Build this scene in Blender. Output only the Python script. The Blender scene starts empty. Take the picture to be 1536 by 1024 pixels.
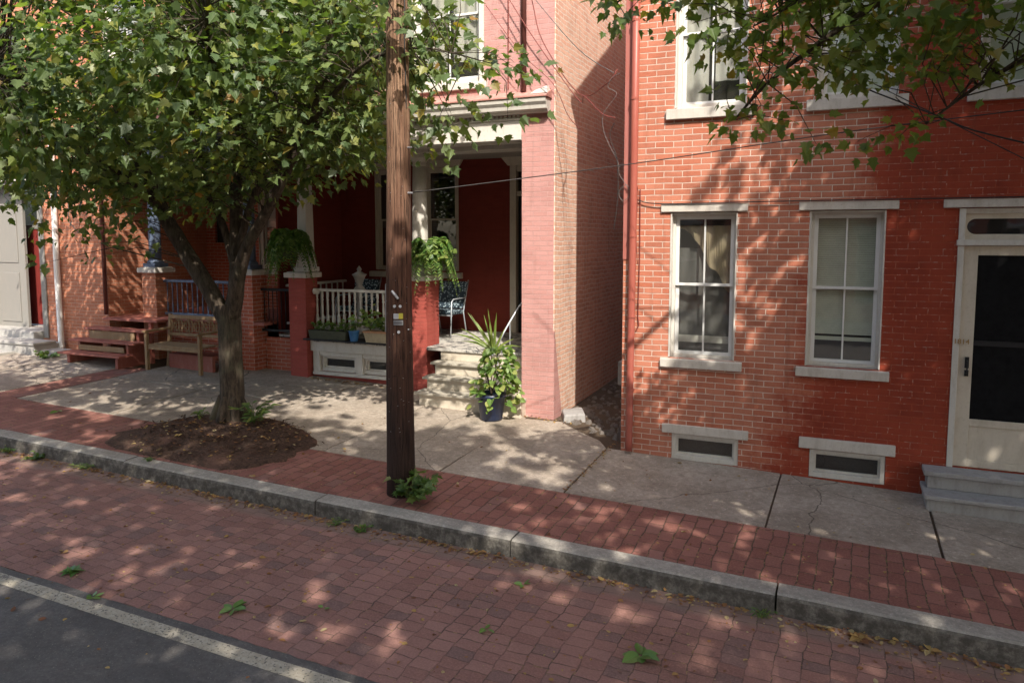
import bpy, math, random
import numpy as np
from mathutils import Vector, noise
rnd = random.Random(7)
rng = np.random.default_rng(11)
ZO = 2.6           # everything below is laid out with the eye at z = 0; the street ends up near z = 0
COL = bpy.context.scene.collection

# ------------------------------------------------------------------ materials
class NT:
    def __init__(s, name):
        m = bpy.data.materials.new(name); m.use_nodes = True
        s.m = m; s.t = m.node_tree; s.t.nodes.clear()
    def n(s, typ, ins=None, **props):
        nd = s.t.nodes.new('ShaderNode' + typ)
        for k, v in props.items(): setattr(nd, k, v)
        for k, v in (ins or {}).items():
            sk = nd.inputs[k]
            if hasattr(v, 'is_output'): s.t.links.new(v, sk)
            else:
                if isinstance(v, tuple) and len(v) == 3 and sk.type == 'RGBA': v = (*v, 1)
                sk.default_value = v
        return nd
    def math(s, op, a, b=0.0, c=None):
        d = {0: a, 1: b}
        if c is not None: d[2] = c
        return s.n('Math', d, operation=op).outputs[0]
    def mix(s, f, a, b, mode='MIX'):
        nd = s.n('Mix', data_type='RGBA', blend_type=mode)
        for i, v in ((0, f), (6, a), (7, b)):
            sk = nd.inputs[i]
            if hasattr(v, 'is_output'): s.t.links.new(v, sk)
            else: sk.default_value = (*v, 1) if isinstance(v, tuple) and len(v) == 3 else v
        return nd.outputs[2]
    def noise(s, vec, scale, detail=3, rough=.55, dist=0.0):
        return s.n('TexNoise', {'Vector': vec, 'Scale': scale, 'Detail': detail, 'Roughness': rough, 'Distortion': dist}).outputs[0]
    def step(s, v, lo, hi, a=0.0, b=1.0):
        return s.n('MapRange', {0: v, 1: lo, 2: hi, 3: a, 4: b}, interpolation_type='SMOOTHSTEP').outputs[0]
    def pos(s):
        g = s.n('NewGeometry'); return g.outputs['Position']
    def out(s, sh): s.n('OutputMaterial', {0: sh})
    def pbr(s, col, rough=.8, bump=None, bs=.3, bd=.01, spec=.3, metal=0.0, extra=None):
        ins = {'Base Color': col, 'Roughness': rough, 'Specular IOR Level': spec, 'Metallic': metal}
        if bump is not None:
            ins['Normal'] = s.n('Bump', {'Strength': bs, 'Distance': bd, 'Height': bump}).outputs[0]
        ins.update(extra or {})
        b = s.n('BsdfPrincipled', ins)
        s.out(b.outputs[0]); return s.m

def wall_uv(t):
    p = t.n('SeparateXYZ', {0: t.pos()})
    u = t.math('ADD', p.outputs[0], p.outputs[1])
    return p, u

def brick_mat(name, c1, c2, c3, mortar, bw=.206, bh=.0655, ms=.0055, pale=None, rough=.85, wob=.004, bs=.6, dirt=.35, painted=0.0, ground=-2.5):
    t = NT(name); p, u = wall_uv(t)
    pos = t.pos()
    w1 = t.math('MULTIPLY', t.math('SUBTRACT', t.noise(pos, 9, 2), .5), wob * 4)
    w2 = t.math('MULTIPLY', t.math('SUBTRACT', t.noise(pos, 3.1, 2), .5), wob * 4)
    vec = t.n('CombineXYZ', {0: t.math('ADD', u, w1), 1: t.math('ADD', p.outputs[2], w2)}).outputs[0]
    br = t.n('TexBrick', {'Vector': vec, 'Scale': 1.0, 'Brick Width': bw, 'Row Height': bh, 'Mortar Size': ms, 'Mortar Smooth': .25,
                          'Color1': (0, 0, 0), 'Color2': (1, 1, 1), 'Mortar': (.5, .5, .5), 'Bias': 0.0}, offset=.5)
    rv = br.outputs[0]
    col = t.mix(rv, c1, c2)
    # a random third colour for some bricks (headers, burnt bricks)
    br2 = t.n('TexBrick', {'Vector': vec, 'Scale': 1.0, 'Brick Width': bw, 'Row Height': bh, 'Mortar Size': 0.0,
                           'Color1': (0, 0, 0), 'Color2': (1, 1, 1), 'Bias': -.22}, offset=.5)
    col = t.mix(t.step(br2.outputs[0], .5, .9, 0, .75), col, c3)
    blot = t.noise(pos, 2.3, 5, .65)
    col = t.mix(t.step(blot, .45, .75, 0, dirt), col, tuple(c * .55 for c in c1))
    fine = t.noise(pos, 90, 3)
    col = t.mix(t.step(fine, .3, .8, 0, .3), col, tuple(min(1, c * 1.45) for c in c2))
    mort = mortar
    if pale is not None:
        n1 = t.noise(pos, 1.6, 5, .7)
        n1 = t.math('ADD', n1, t.math('ADD', t.math('MULTIPLY', t.math('SUBTRACT', rv, .5), .22), t.math('MULTIPLY', t.math('SUBTRACT', t.noise(pos, 11, 4, .8), .5), .35)))
        f = t.math('ADD', t.math('ADD', p.outputs[0], t.math('MULTIPLY', n1, pale[2])), t.math('MULTIPLY', p.outputs[2], pale[3]))
        wear = t.step(f, pale[0], pale[1], 0, 1)        # 0 = bare mortar, 1 = painted over
        n4 = t.noise(pos, 26, 2)
        mort = t.mix(wear, mortar, t.mix(t.step(n4, .55, .7, 0, .35), pale[4], mortar))
        col = t.mix(wear, col, t.mix(t.step(blot, .35, .75), pale[5], pale[6]))
        # scuffs where old mortar shows near the ground
        lowm = t.step(p.outputs[2], ground + 1.5, ground + .1, 0, 1)
        sc = t.math('MULTIPLY', lowm, t.step(t.noise(pos, 7, 5, .7), .5, .7, 0, .55))
        col = t.mix(sc, col, (.36, .19, .07))
    mort = t.mix(t.step(t.noise(pos, 14, 3), .45, .7, 0, .35), mort, tuple(c * .5 for c in (mortar if isinstance(mortar, tuple) else (.3, .3, .3))))
    if painted: mort = t.mix(painted, mort, t.mix(.5, c1, c2))
    col = t.mix(br.outputs[1], col, mort)
    # dirt band by the pavement
    db = t.math('MULTIPLY', t.step(p.outputs[2], ground + .35, ground - .15), t.step(t.noise(pos, 6, 4), .3, .7, .1, .8))
    col = t.mix(db, col, (.09, .07, .055))
    stq = t.noise(t.n('Mapping', {0: pos, 'Scale': (7, 7, .5)}).outputs[0], 1.5, 5, .7)
    col = t.mix(t.step(stq, .54, .74, 0, .35), col, tuple(x * .4 for x in c1))
    h = t.math('SUBTRACT', t.math('MULTIPLY', fine, .25), br.outputs[1])
    h = t.math('ADD', h, t.math('MULTIPLY', rv, .25))
    h = t.math('ADD', h, t.math('MULTIPLY', t.noise(pos, 20, 4), .5))
    return t.pbr(col, rough, h, bs, .006)

def paint_mat(name, col, rough=.5, dirtc=(.25, .2, .14), d=.35, peel=0.0, peelc=(.12, .1, .09), sc=1.0, bs=.15):
    t = NT(name); pos = t.pos()
    st = t.n('Mapping', {0: pos, 'Scale': (5 * sc, 5 * sc, 1.4 * sc)}).outputs[0]
    n1 = t.noise(st, 2.2, 6, .7)
    c = t.mix(t.step(n1, .42, .78, 0, d), col, dirtc)
    n2 = t.noise(pos, 40 * sc, 4)
    c = t.mix(t.step(n2, .5, .85, 0, d * .8), c, dirtc)
    if peel:
        c = t.mix(t.step(t.noise(pos, 11 * sc, 6, .75), 1 - peel * .5 - .12, 1 - peel * .5 - .06, 0, .9), c, peelc)
    return t.pbr(c, rough, t.math('ADD', n1, t.math('MULTIPLY', n2, .4)), bs, .004)

def plain(name, col, rough=.6, metal=0.0, var=.25, spec=.3):
    t = NT(name); pos = t.pos()
    c = t.mix(t.step(t.noise(pos, 12, 5, .7), .35, .75, 0, 1), col, tuple(x * (1 - var) for x in col))
    return t.pbr(c, rough, t.noise(pos, 60, 3), .12, .003, spec, metal)

def leaf_mat(name, cols, trans=.4, rough=.45):
    t = NT(name)
    g = t.n('NewGeometry'); r = g.outputs['Random Per Island']
    cr = t.n('ValToRGB', {0: r})
    el = cr.color_ramp.elements
    while len(el) < len(cols): el.new(.5)
    for i, (p, c) in enumerate(cols): el[i].position = p; el[i].color = (*c, 1)
    col = t.mix(t.step(t.noise(t.pos(), 1.1, 2), .35, .65, 0, .35), cr.outputs[0], tuple(x * .8 for x in cols[0][1]))
    b = t.n('BsdfPrincipled', {'Base Color': col, 'Roughness': rough, 'Specular IOR Level': .55})
    tc = t.mix(1.0, col, (1.5, 1.6, .5), 'MULTIPLY')
    tr = t.n('BsdfTranslucent', {0: tc})
    mx = t.n('MixShader', {0: trans, 1: b.outputs[0], 2: tr.outputs[0]})
    t.out(mx.outputs[0]); return t.m

def glass_mat(name, tint=(.9, .93, .92), refl=1.0, dusty=.05):
    t = NT(name)
    lw = t.n('LayerWeight', {0: .5})
    f = t.math('ADD', t.math('MULTIPLY', t.math('POWER', lw.outputs['Facing'], 4.0), refl * .85), .11)
    bmp = t.n('Bump', {'Strength': .06, 'Distance': .02, 'Height': t.noise(t.pos(), 2.5, 2)}).outputs[0]
    a = t.n('BsdfTransparent', {0: tint}); g = t.n('BsdfGlossy', {0: (.95, .97, 1), 'Roughness': .03, 'Normal': bmp})
    d = t.n('BsdfDiffuse', {0: (.5, .48, .44)})
    m0 = t.n('MixShader', {0: dusty, 1: a.outputs[0], 2: d.outputs[0]})
    m1 = t.n('MixShader', {0: f, 1: m0.outputs[0], 2: g.outputs[0]})
    t.out(m1.outputs[0]); return t.m

M = {}
M['brick_right'] = brick_mat('brick_right', (.39, .118, .066), (.48, .195, .125), (.24, .06, .036), (.66, .54, .46),
    pale=(-.36, .14, 1.3, -.28, (.33, .068, .030), (.30, .050, .023), (.21, .033, .017)), ms=.0050, bs=1.2, dirt=.55, ground=-2.5)
M['brick_tan'] = brick_mat('brick_tan', (.64, .35, .25), (.74, .49, .37), (.50, .21, .15), (.80, .70, .61), ms=.0075, wob=.013, bs=1.4, dirt=.5, ground=-2.45)
M['brick_pink'] = brick_mat('brick_pink', (.43, .215, .195), (.48, .26, .24), (.38, .18, .16), (.56, .40, .37), painted=.6, dirt=.5, bs=.9, wob=.006, ground=-2.45)
M['brick_pier'] = brick_mat('brick_pier', (.31, .062, .048), (.36, .08, .062), (.26, .05, .04), (.40, .12, .09), painted=.7, dirt=.5, bs=.8, ground=-2.3)
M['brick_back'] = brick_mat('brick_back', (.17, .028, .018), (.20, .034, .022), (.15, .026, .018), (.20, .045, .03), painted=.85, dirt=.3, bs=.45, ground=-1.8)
M['brick_orange'] = brick_mat('brick_orange', (.40, .145, .078), (.47, .19, .11), (.33, .11, .06), (.52, .36, .27), ms=.005, dirt=.2, painted=.25, ground=-2.3)
M['brick_dark'] = brick_mat('brick_dark', (.36, .09, .05), (.42, .12, .07), (.25, .06, .04), (.50, .38, .32), ms=.005, dirt=.3, ground=-2.3)
M['white'] = paint_mat('white_wood_paint', (.58, .555, .51), .5, (.36, .30, .23), .45, peel=.28, peelc=(.30, .25, .20))
M['vinyl'] = paint_mat('white_vinyl', (.66, .66, .65), .35, (.45, .42, .38), .25)
M['cream'] = paint_mat('cream_paint', (.56, .50, .41), .5, (.30, .24, .17), .4)
M['grey_paint'] = paint_mat('grey_paint', (.23, .22, .20), .5, (.28, .25, .22), .45)
M['stone'] = paint_mat('pale_stone', (.55, .51, .46), .75, (.30, .25, .20), .55, peel=.12, peelc=(.22, .19, .16), bs=.4)
M['marble'] = paint_mat('worn_marble', (.38, .365, .34), .6, (.35, .31, .27), .5, bs=.3)
M['stepstone'] = paint_mat('grey_stone_step', (.33, .32, .31), .8, (.18, .16, .15), .6, bs=.5)
M['worn_step'] = paint_mat('worn_step_paint', (.42, .39, .33), .75, (.25, .21, .15), .7, peel=.55, peelc=(.22, .16, .10), bs=.6)
M['floor_peel'] = paint_mat('peeling_floor_paint', (.48, .46, .42), .7, (.35, .32, .27), .4, peel=.75, peelc=(.07, .07, .08), sc=.6, bs=.4)
M['redwood'] = paint_mat('red_brown_wood_paint', (.30, .095, .07), .55, (.42, .22, .17), .5, peel=.2, peelc=(.30, .2, .15))
M['benchwood'] = paint_mat('weathered_wood', (.26, .165, .085), .7, (.36, .28, .19), .6, bs=.5)
M['door_red'] = paint_mat('red_door_paint', (.20, .035, .03), .4, (.2, .03, .03), .4)
M['blue_paint'] = paint_mat('slate_blue_paint', (.095, .125, .19), .45, (.25, .29, .36), .4)
M['tin'] = paint_mat('red_tin_roof', (.42, .20, .17), .55, (.62, .38, .33), .5, bs=.3)
M['pipe_red'] = paint_mat('red_pipe_paint', (.33, .095, .07), .4, (.30, .06, .045), .5)
M['pipe_white'] = paint_mat('white_pipe_paint', (.78, .77, .74), .4, (.5, .46, .4), .3)
M['pipe_brown'] = plain('brown_pipe', (.16, .06, .05), .5)
M['corner'] = paint_mat('pink_corner_stucco', (.36, .13, .11), .8, (.36, .10, .07), .6, peel=.2, peelc=(.4, .2, .12), bs=.6)
M['dark'] = plain('dark_interior', (.035, .032, .03), .9)
M['iron'] = plain('black_iron', (.03, .03, .032), .5, .4)
M['soffit'] = paint_mat('porch_ceiling_paint', (.34, .31, .27), .7)
M['curtain'] = paint_mat('pale_curtain', (.42, .40, .36), .9, (.3, .26, .2), .5)
M['sheer'] = paint_mat('grey_sheer', (.10, .095, .09), .9, (.1, .09, .08), .6)
M['drape'] = paint_mat('tan_drape', (.30, .235, .15), .9, (.2, .16, .1), .6)
M['blind'] = plain('blind_slat', (.60, .62, .51), .6, var=.12)
M['screen'] = plain('insect_screen', (.010, .010, .011), .7, var=.5, spec=.08)
M['glass'] = glass_mat('window_glass')
M['glass_dark'] = glass_mat('dark_glass', (.35, .36, .36), 1.0, .03)
M['rubber'] = plain('black_cable', (.03, .028, .028), .5)
M['cable_grey'] = plain('grey_cable', (.13, .115, .11), .5)
M['cable_red'] = plain('painted_cable', (.20, .05, .04), .5)
M['tag_metal'] = plain('grey_tag_metal', (.45, .47, .50), .35, .6)
M['tag_white'] = plain('white_tag', (.60, .62, .66), .4)
M['tag_yellow'] = plain('yellow_tag', (.62, .55, .08), .4)
M['tag_dark'] = plain('tag_lettering', (.05, .05, .06), .5)
M['brass'] = plain('brass_digits', (.42, .25, .07), .4, .7)
M['navy'] = plain('navy_plastic', (.018, .03, .075), .35, var=.2, spec=.5)
M['bluepot'] = plain('blue_glaze', (.05, .16, .36), .35)
M['terra'] = plain('terracotta_rim', (.42, .22, .12), .7)
M['tanplanter'] = plain('tan_planter', (.38, .32, .22), .7)
M['greenplanter'] = plain('dark_green_planter', (.07, .075, .05), .7)
M['soil'] = plain('potting_soil', (.04, .028, .02), .95)
M['galv'] = plain('galvanised_rail', (.50, .54, .58), .4, .3)
M['bark_pole'] = None

def chair_cloth():
    t = NT('blue_floral_cushion'); v = t.n('TexVoronoi', {'Vector': t.pos(), 'Scale': 26.0})
    c = t.mix(t.step(v.outputs[0], .2, .5), (.30, .38, .42), (.025, .04, .055))
    return t.pbr(c, .9)
M['cushion'] = chair_cloth()

def bark():
    t = NT('tree_bark'); pos = t.pos()
    st = t.n('Mapping', {0: pos, 'Scale': (9, 9, 1.6)}).outputs[0]
    a = t.noise(st, 3.0, 7, .7, .6); b = t.noise(pos, 3, 4)
    c = t.mix(t.step(a, .3, .7), (.026, .020, .015), (.115, .088, .064))
    c = t.mix(t.step(b, .5, .75, 0, .5), c, (.11, .115, .07))
    return t.pbr(c, .95, a, 1.0, .03)
M['bark'] = bark()
def polewood():
    t = NT('creosoted_pole_wood'); pos = t.pos()
    st = t.n('Mapping', {0: pos, 'Scale': (22, 22, .7)}).outputs[0]
    a = t.noise(st, 3.0, 6, .65); p = t.n('SeparateXYZ', {0: pos})
    c = t.mix(t.step(a, .25, .75), (.065, .027, .017), (.165, .080, .050))  # lower wood, darkened to stand for the shade on it
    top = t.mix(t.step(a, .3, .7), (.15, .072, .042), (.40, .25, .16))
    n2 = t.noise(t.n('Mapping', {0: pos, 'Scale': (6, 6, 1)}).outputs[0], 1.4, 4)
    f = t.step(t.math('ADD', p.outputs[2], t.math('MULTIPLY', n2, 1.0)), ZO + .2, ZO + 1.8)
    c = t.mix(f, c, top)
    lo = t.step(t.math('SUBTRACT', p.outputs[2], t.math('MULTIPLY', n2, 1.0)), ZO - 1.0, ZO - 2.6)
    c = t.mix(lo, c, (.040, .021, .015))  # shade near the foot of the shaft is put into the colour
    c = t.mix(t.step(t.noise(pos, 30, 3), .66, .72, 0, .7), c, (.03, .018, .012))
    ck = t.noise(t.n('Mapping', {0: pos, 'Scale': (34, 34, .55), 'Location': (3, 1, 0)}).outputs[0], 1.5, 3, .6)
    cf = t.step(t.math('ABSOLUTE', t.math('SUBTRACT', ck, .5)), .022, .004, 0, .85)
    c = t.mix(cf, c, (.015, .008, .006))
    return t.pbr(c, .8, t.math('SUBTRACT', a, cf), 1.0, .02)
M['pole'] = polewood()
GREEN = [(0.0, (.080, .130, .055)), (.45, (.13, .19, .070)), (.84, (.22, .28, .095)), (.97, (.32, .32, .08)), (1.0, (.30, .15, .04))]
M['leaf_maple'] = leaf_mat('maple_leaf', GREEN, .45)
M['leaf_small'] = leaf_mat('small_leaf', [(0.0, (.10, .16, .045)), (.5, (.13, .20, .055)), (.85, (.20, .25, .07)), (1.0, (.26, .20, .05))], .52)
M['leaf_weed'] = leaf_mat('weed_leaf', [(0.0, (.07, .13, .035)), (.6, (.11, .19, .05)), (.9, (.18, .24, .06)), (1.0, (.30, .22, .08))], .35)
M['leaf_fern'] = leaf_mat('fern_leaf', [(0.0, (.06, .14, .03)), (.6, (.12, .22, .045)), (1.0, (.24, .32, .08))], .4)
M['leaf_vine'] = leaf_mat('vine_leaf', [(0.0, (.10, .19, .045)), (.6, (.18, .27, .07)), (1.0, (.33, .34, .11))], .35)
M['leaf_dry'] = leaf_mat('dry_leaf', [(0.0, (.14, .055, .025)), (.4, (.30, .14, .05)), (.75, (.42, .28, .09)), (1.0, (.44, .36, .20))], .15, .8)
M['leaf_fallen'] = leaf_mat('fallen_green_leaf', [(0.0, (.08, .18, .04)), (1.0, (.16, .26, .06))], .2)
M['spike'] = leaf_mat('spike_leaf', [(0.0, (.16, .26, .05)), (1.0, (.30, .36, .10))], .3)
M['stem'] = plain('green_stem', (.10, .14, .04), .7)
M['twig'] = plain('twig_bark', (.07, .05, .035), .9)

def paver_mat(name, bw, bh, c1, c2, grey, gbias, mort, ms, wob, grit, off=.5, gutter=False, road=False):
    t = NT(name); pos = t.pos(); p = t.n('SeparateXYZ', {0: pos})
    nA = t.math('SUBTRACT', t.noise(pos, 5.5, 3), .5); nB = t.math('SUBTRACT', t.noise(t.n('Mapping', {0: pos, 'Location': (7, 3, 0)}).outputs[0], 6.5, 3), .5)
    nC = t.math('SUBTRACT', t.noise(pos, .8, 2), .5)
    u = t.math('ADD', p.outputs[1], t.math('MULTIPLY', nA, wob)); v = t.math('ADD', t.math('ADD', p.outputs[0], t.math('MULTIPLY', nB, wob)), t.math('MULTIPLY', nC, .12))
    vec = t.n('CombineXYZ', {0: u, 1: v}).outputs[0]
    kw = {'Vector': vec, 'Scale': 1.0, 'Brick Width': bw, 'Row Height': bh, 'Color1': (0, 0, 0), 'Color2': (1, 1, 1)}
    br = t.n('TexBrick', {**kw, 'Mortar Size': ms, 'Mortar Smooth': .5, 'Bias': 0.0, 'Mortar': (.5, .5, .5)}, offset=off)
    br2 = t.n('TexBrick', {**kw, 'Mortar Size': 0.0, 'Bias': gbias}, offset=off)
    col = t.mix(br.outputs[0], c1, c2)
    col = t.mix(t.step(br2.outputs[0], .55, .75, 0, .85), col, grey)
    big = t.noise(pos, 1.1, 4, .6)
    col = t.mix(t.step(big, .4, .72, 0, .4), col, tuple(x * .6 for x in c1))
    fine = t.noise(pos, 70, 4, .7)
    col = t.mix(t.step(fine, .35, .8, 0, .45), col, tuple(min(1, x * 1.5) for x in c2))
    if gutter:
        g = t.math('MULTIPLY', t.step(t.math('ADD', p.outputs[1], t.math('MULTIPLY', nC, .15)), 5.42, 5.52), .65)
        col = t.mix(g, col, (.20, .145, .12))
    mc = t.mix(t.step(t.noise(pos, 22, 3), .56, .64, 0, .85), mort, grit)
    mc = t.mix(t.step(t.noise(pos, 5, 3), .6, .68, 0, .6), mc, (.09, .12, .035))
    jn = t.step(t.noise(pos, 3.5, 4), .36, .62, .15 if gutter else .6, .98)      # joints silted up in places
    jf = t.math('MULTIPLY', br.outputs[1], jn)
    col = t.mix(jf, col, mc)
    h = t.math('ADD', t.math('MULTIPLY', fine, .22), t.math('MULTIPLY', br.outputs[0], .3))
    h = t.math('SUBTRACT', t.math('ADD', h, t.math('MULTIPLY', t.noise(pos, 9, 4), .5)), br.outputs[1])
    return t.pbr(col, .85, h, .8, .012, .25)
M['pave_side'] = paver_mat('sidewalk_brick', .21, .128, (.19, .078, .061), (.28, .128, .103), (.135, .12, .115), -.35, (.085, .062, .045), .0065, .042, (.33, .24, .10))
M['pave_road'] = paver_mat('road_brick', .118, .165, (.205, .104, .084), (.30, .163, .135), (.135, .088, .08), -.2, (.095, .068, .055), .0042, .055, (.36, .25, .11), off=.35, gutter=True)

def concrete_mat(name, c1, c2, spot, sc=1.0, bd=.006):
    t = NT(name); pos = t.pos()
    a = t.noise(pos, 1.2 * sc, 6, .7); b = t.noise(pos, 45 * sc, 5, .75); c = t.noise(pos, 7 * sc, 5, .7)
    col = t.mix(t.step(a, .3, .72), c1, c2)
    col = t.mix(t.step(c, .5, .75, 0, .5), col, spot)
    col = t.mix(t.step(b, .5, .8, 0, .6), col, tuple(x * 1.35 for x in c2))
    col = t.mix(t.step(b, .45, .25, 0, .6), col, tuple(x * .6 for x in c1))
    dd = t.noise(pos, 16 * sc, 5, .8)
    col = t.mix(t.step(dd, .38, .64, 0, .45), col, tuple(x * .62 for x in c1))
    col = t.mix(t.step(t.noise(t.n('Mapping', {0: pos, 'Location': (5, 9, 2)}).outputs[0], 22 * sc, 4, .8), .56, .68, 0, .5), col, tuple(min(1, x * 1.5) for x in c2))
    if name in ('pavement_concrete', 'asphalt'):
        wv = t.n('TexVoronoi', {'Vector': t.n('VectorMath', {0: pos, 1: t.n('VectorMath', {0: t.n('TexNoise', {'Vector': pos, 'Scale': 3.0, 'Detail': 6.0}).outputs['Color'], 3: .22}, operation='SCALE').outputs[0]}, operation='ADD').outputs[0], 'Scale': .36}, feature='DISTANCE_TO_EDGE')
        col = t.mix(t.step(wv.outputs[0], .0032, .0008, 0, .7), col, (.06, .05, .04))
    if name == 'asphalt':
        sp = t.n('TexVoronoi', {'Vector': pos, 'Scale': 42.0})
        col = t.mix(t.step(sp.outputs[0], .22, .12, 0, 1), col, t.mix(sp.outputs['Color'], (.05, .045, .04), (.26, .23, .20)))
        pt_ = t.noise(t.n('Mapping', {0: pos, 'Scale': (.5, 1.6, 1)}).outputs[0], 1.3, 3)
        col = t.mix(t.step(pt_, .55, .6, 0, .35), col, (.06, .056, .055))
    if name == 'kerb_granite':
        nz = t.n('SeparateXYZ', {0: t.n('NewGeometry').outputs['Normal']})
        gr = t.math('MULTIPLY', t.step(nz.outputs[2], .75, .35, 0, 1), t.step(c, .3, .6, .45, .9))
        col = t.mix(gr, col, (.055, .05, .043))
    vo = t.n('TexVoronoi', {'Vector': pos, 'Scale': 5.0 * sc, 'Randomness': 1.0})
    col = t.mix(t.step(vo.outputs[0], .05, .035, 0, .7), col, (.05, .045, .04))
    return t.pbr(col, .9, t.math('ADD', b, t.math('MULTIPLY', c, .8)), .7, bd, .2)
M['concrete'] = concrete_mat('pavement_concrete', (.275, .228, .182), (.46, .395, .33), (.18, .148, .12))
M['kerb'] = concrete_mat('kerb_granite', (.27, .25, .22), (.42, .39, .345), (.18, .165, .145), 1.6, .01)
M['asphalt'] = concrete_mat('asphalt', (.105, .096, .090), (.150, .138, .130), (.14, .105, .095), 1.8, .008)
M['dirt'] = concrete_mat('soil_dirt', (.085, .062, .044), (.13, .092, .062), (.06, .043, .03), 2.5, .02)
M['gravel'] = concrete_mat('alley_rubble', (.15, .128, .113), (.24, .21, .185), (.09, .078, .068), 4, .02)
def mulch_mat():
    t = NT('mulch'); pos = t.pos()
    a = t.noise(pos, 16, 6, .8, 1.0); b = t.noise(pos, 1.6, 3); v = t.n('TexVoronoi', {'Vector': t.n('Mapping', {0: pos, 'Scale': (1, 2.2, 1), 'Rotation': (0, 0, .5)}).outputs[0], 'Scale': 34.0})
    c = t.mix(t.step(a, .3, .7), (.045, .028, .020), (.15, .086, .060))
    c = t.mix(t.step(v.outputs['Color'], .6, .9, 0, .6), c, (.20, .115, .075))
    c = t.mix(t.step(b, .5, .68, 0, .75), c, (.22, .12, .085))
    return t.pbr(c, .95, t.math('ADD', a, v.outputs[0]), 1.0, .03)
M['mulch'] = mulch_mat()
def line_mat():
    t = NT('road_paint'); pos = t.pos(); a = t.noise(pos, 18, 6, .8)
    c = t.mix(t.step(a, .42, .62), (.34, .30, .23), (.43, .385, .31))
    c = t.mix(t.step(t.noise(pos, 50, 4), .56, .64, 0, .9), c, (.10, .09, .08))
    c = t.mix(t.step(t.noise(pos, 6, 6, .8), .57, .62, 0, .75), c, (.12, .105, .095))
    return t.pbr(c, .8, a, .3, .003)
M['line'] = line_mat()

# ------------------------------------------------------------------ mesh builder
class B:
    def __init__(s): s.v = []; s.f = []
    def quad(s, a, b, c, d): i = len(s.v); s.v += [a, b, c, d]; s.f.append((i, i + 1, i + 2, i + 3)); return s
    def poly(s, pts): i = len(s.v); s.v += list(pts); s.f.append(tuple(range(i, i + len(pts)))); return s
    def box(s, x0, x1, y0, y1, z0, z1):
        i = len(s.v)
        s.v += [(x0, y0, z0), (x1, y0, z0), (x1, y1, z0), (x0, y1, z0), (x0, y0, z1), (x1, y0, z1), (x1, y1, z1), (x0, y1, z1)]
        s.f += [tuple(i + k for k in q) for q in ((0, 3, 2, 1), (4, 5, 6, 7), (0, 1, 5, 4), (1, 2, 6, 5), (2, 3, 7, 6), (3, 0, 4, 7))]
        return s
    def hexa(s, bot, top):
        i = len(s.v); n = len(bot); s.v += list(bot) + list(top)
        s.f.append(tuple(i + k for k in reversed(range(n)))); s.f.append(tuple(i + n + k for k in range(n)))
        for k in range(n): s.f.append((i + k, i + (k + 1) % n, i + n + (k + 1) % n, i + n + k))
        return s
    def prof(s, pts, x0, x1):      # profile in (y, z) swept along x
        return s.hexa([(x0, y, z) for y, z in pts], [(x1, y, z) for y, z in pts])
    def profx(s, pts, y0, y1):     # profile in (x, z) swept along y
        return s.hexa([(x, y0, z) for x, z in pts], [(x, y1, z) for x, z in pts])
    def tube(s, pts, r, n=8, cap=True, jit=0.0):
        pts = [Vector(p) for p in pts]; N = len(pts)
        rs = r if isinstance(r, (list, tuple)) else [r] * N
        t0 = (pts[1] - pts[0]).normalized(); u = t0.orthogonal().normalized(); base = len(s.v)
        for k, p in enumerate(pts):
            t = (pts[min(k + 1, N - 1)] - pts[max(k - 1, 0)]).normalized()
            u = (u - t * u.dot(t)).normalized(); w = t.cross(u)
            for j in range(n):
                a = 2 * math.pi * j / n; rr = rs[k] * (1 + (rnd.uniform(-jit, jit) if jit else 0))
                s.v.append(tuple(p + (u * math.cos(a) + w * math.sin(a)) * rr))
        for k in range(N - 1):
            for j in range(n):
                a = base + k * n + j; b = base + k * n + (j + 1) % n
                s.f.append((a, b, b + n, a + n))
        if cap:
            s.f.append(tuple(base + j for j in reversed(range(n)))); s.f.append(tuple(base + (N - 1) * n + j for j in range(n)))
        return s
    def lathe(s, cx, cy, prof, n=20, sq=False):   # prof: (r, z)
        base = len(s.v); N = len(prof)
        for r, z in prof:
            for j in range(n):
                a = 2 * math.pi * (j + .5) / n
                s.v.append((cx + r * math.cos(a), cy + r * math.sin(a), z))
        for k in range(N - 1):
            for j in range(n):
                a = base + k * n + j; b = base + k * n + (j + 1) % n; s.f.append((a, b, b + n, a + n))
        s.f.append(tuple(base + j for j in reversed(range(n)))); s.f.append(tuple(base + (N - 1) * n + j for j in range(n)))
        return s
    def build(s, name, mat, parent=None, bevel=0.0, smooth=False, seg=2):
        me = bpy.data.meshes.new(name); o = bpy.data.objects.new(name, me); COL.objects.link(o)
        off = Vector((0, 0, -ZO))
        q = parent
        while q is not None: off += q.location; q = q.parent
        if parent is not None: o.parent = parent
        if isinstance(s.v, np.ndarray): vv = s.v - np.array(off)
        else: vv = [(a - off.x, b - off.y, c - off.z) for a, b, c in s.v]
        if parent is None:                       # own thing: origin at the foot of the mesh
            arr = np.array(vv); org = np.array([(arr[:, 0].min() + arr[:, 0].max()) / 2, (arr[:, 1].min() + arr[:, 1].max()) / 2, arr[:, 2].min()])
            vv = (arr - org).tolist(); o.location = org
        me.from_pydata(vv, [], s.f); me.update()
        if mat: me.materials.append(M[mat] if isinstance(mat, str) else mat)
        if smooth:
            for p in me.polygons: p.use_smooth = True
        if bevel:
            b = o.modifiers.new('edge', 'BEVEL'); b.width = bevel; b.segments = seg; b.limit_method = 'ANGLE'; b.angle_limit = .6
        return o

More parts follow.
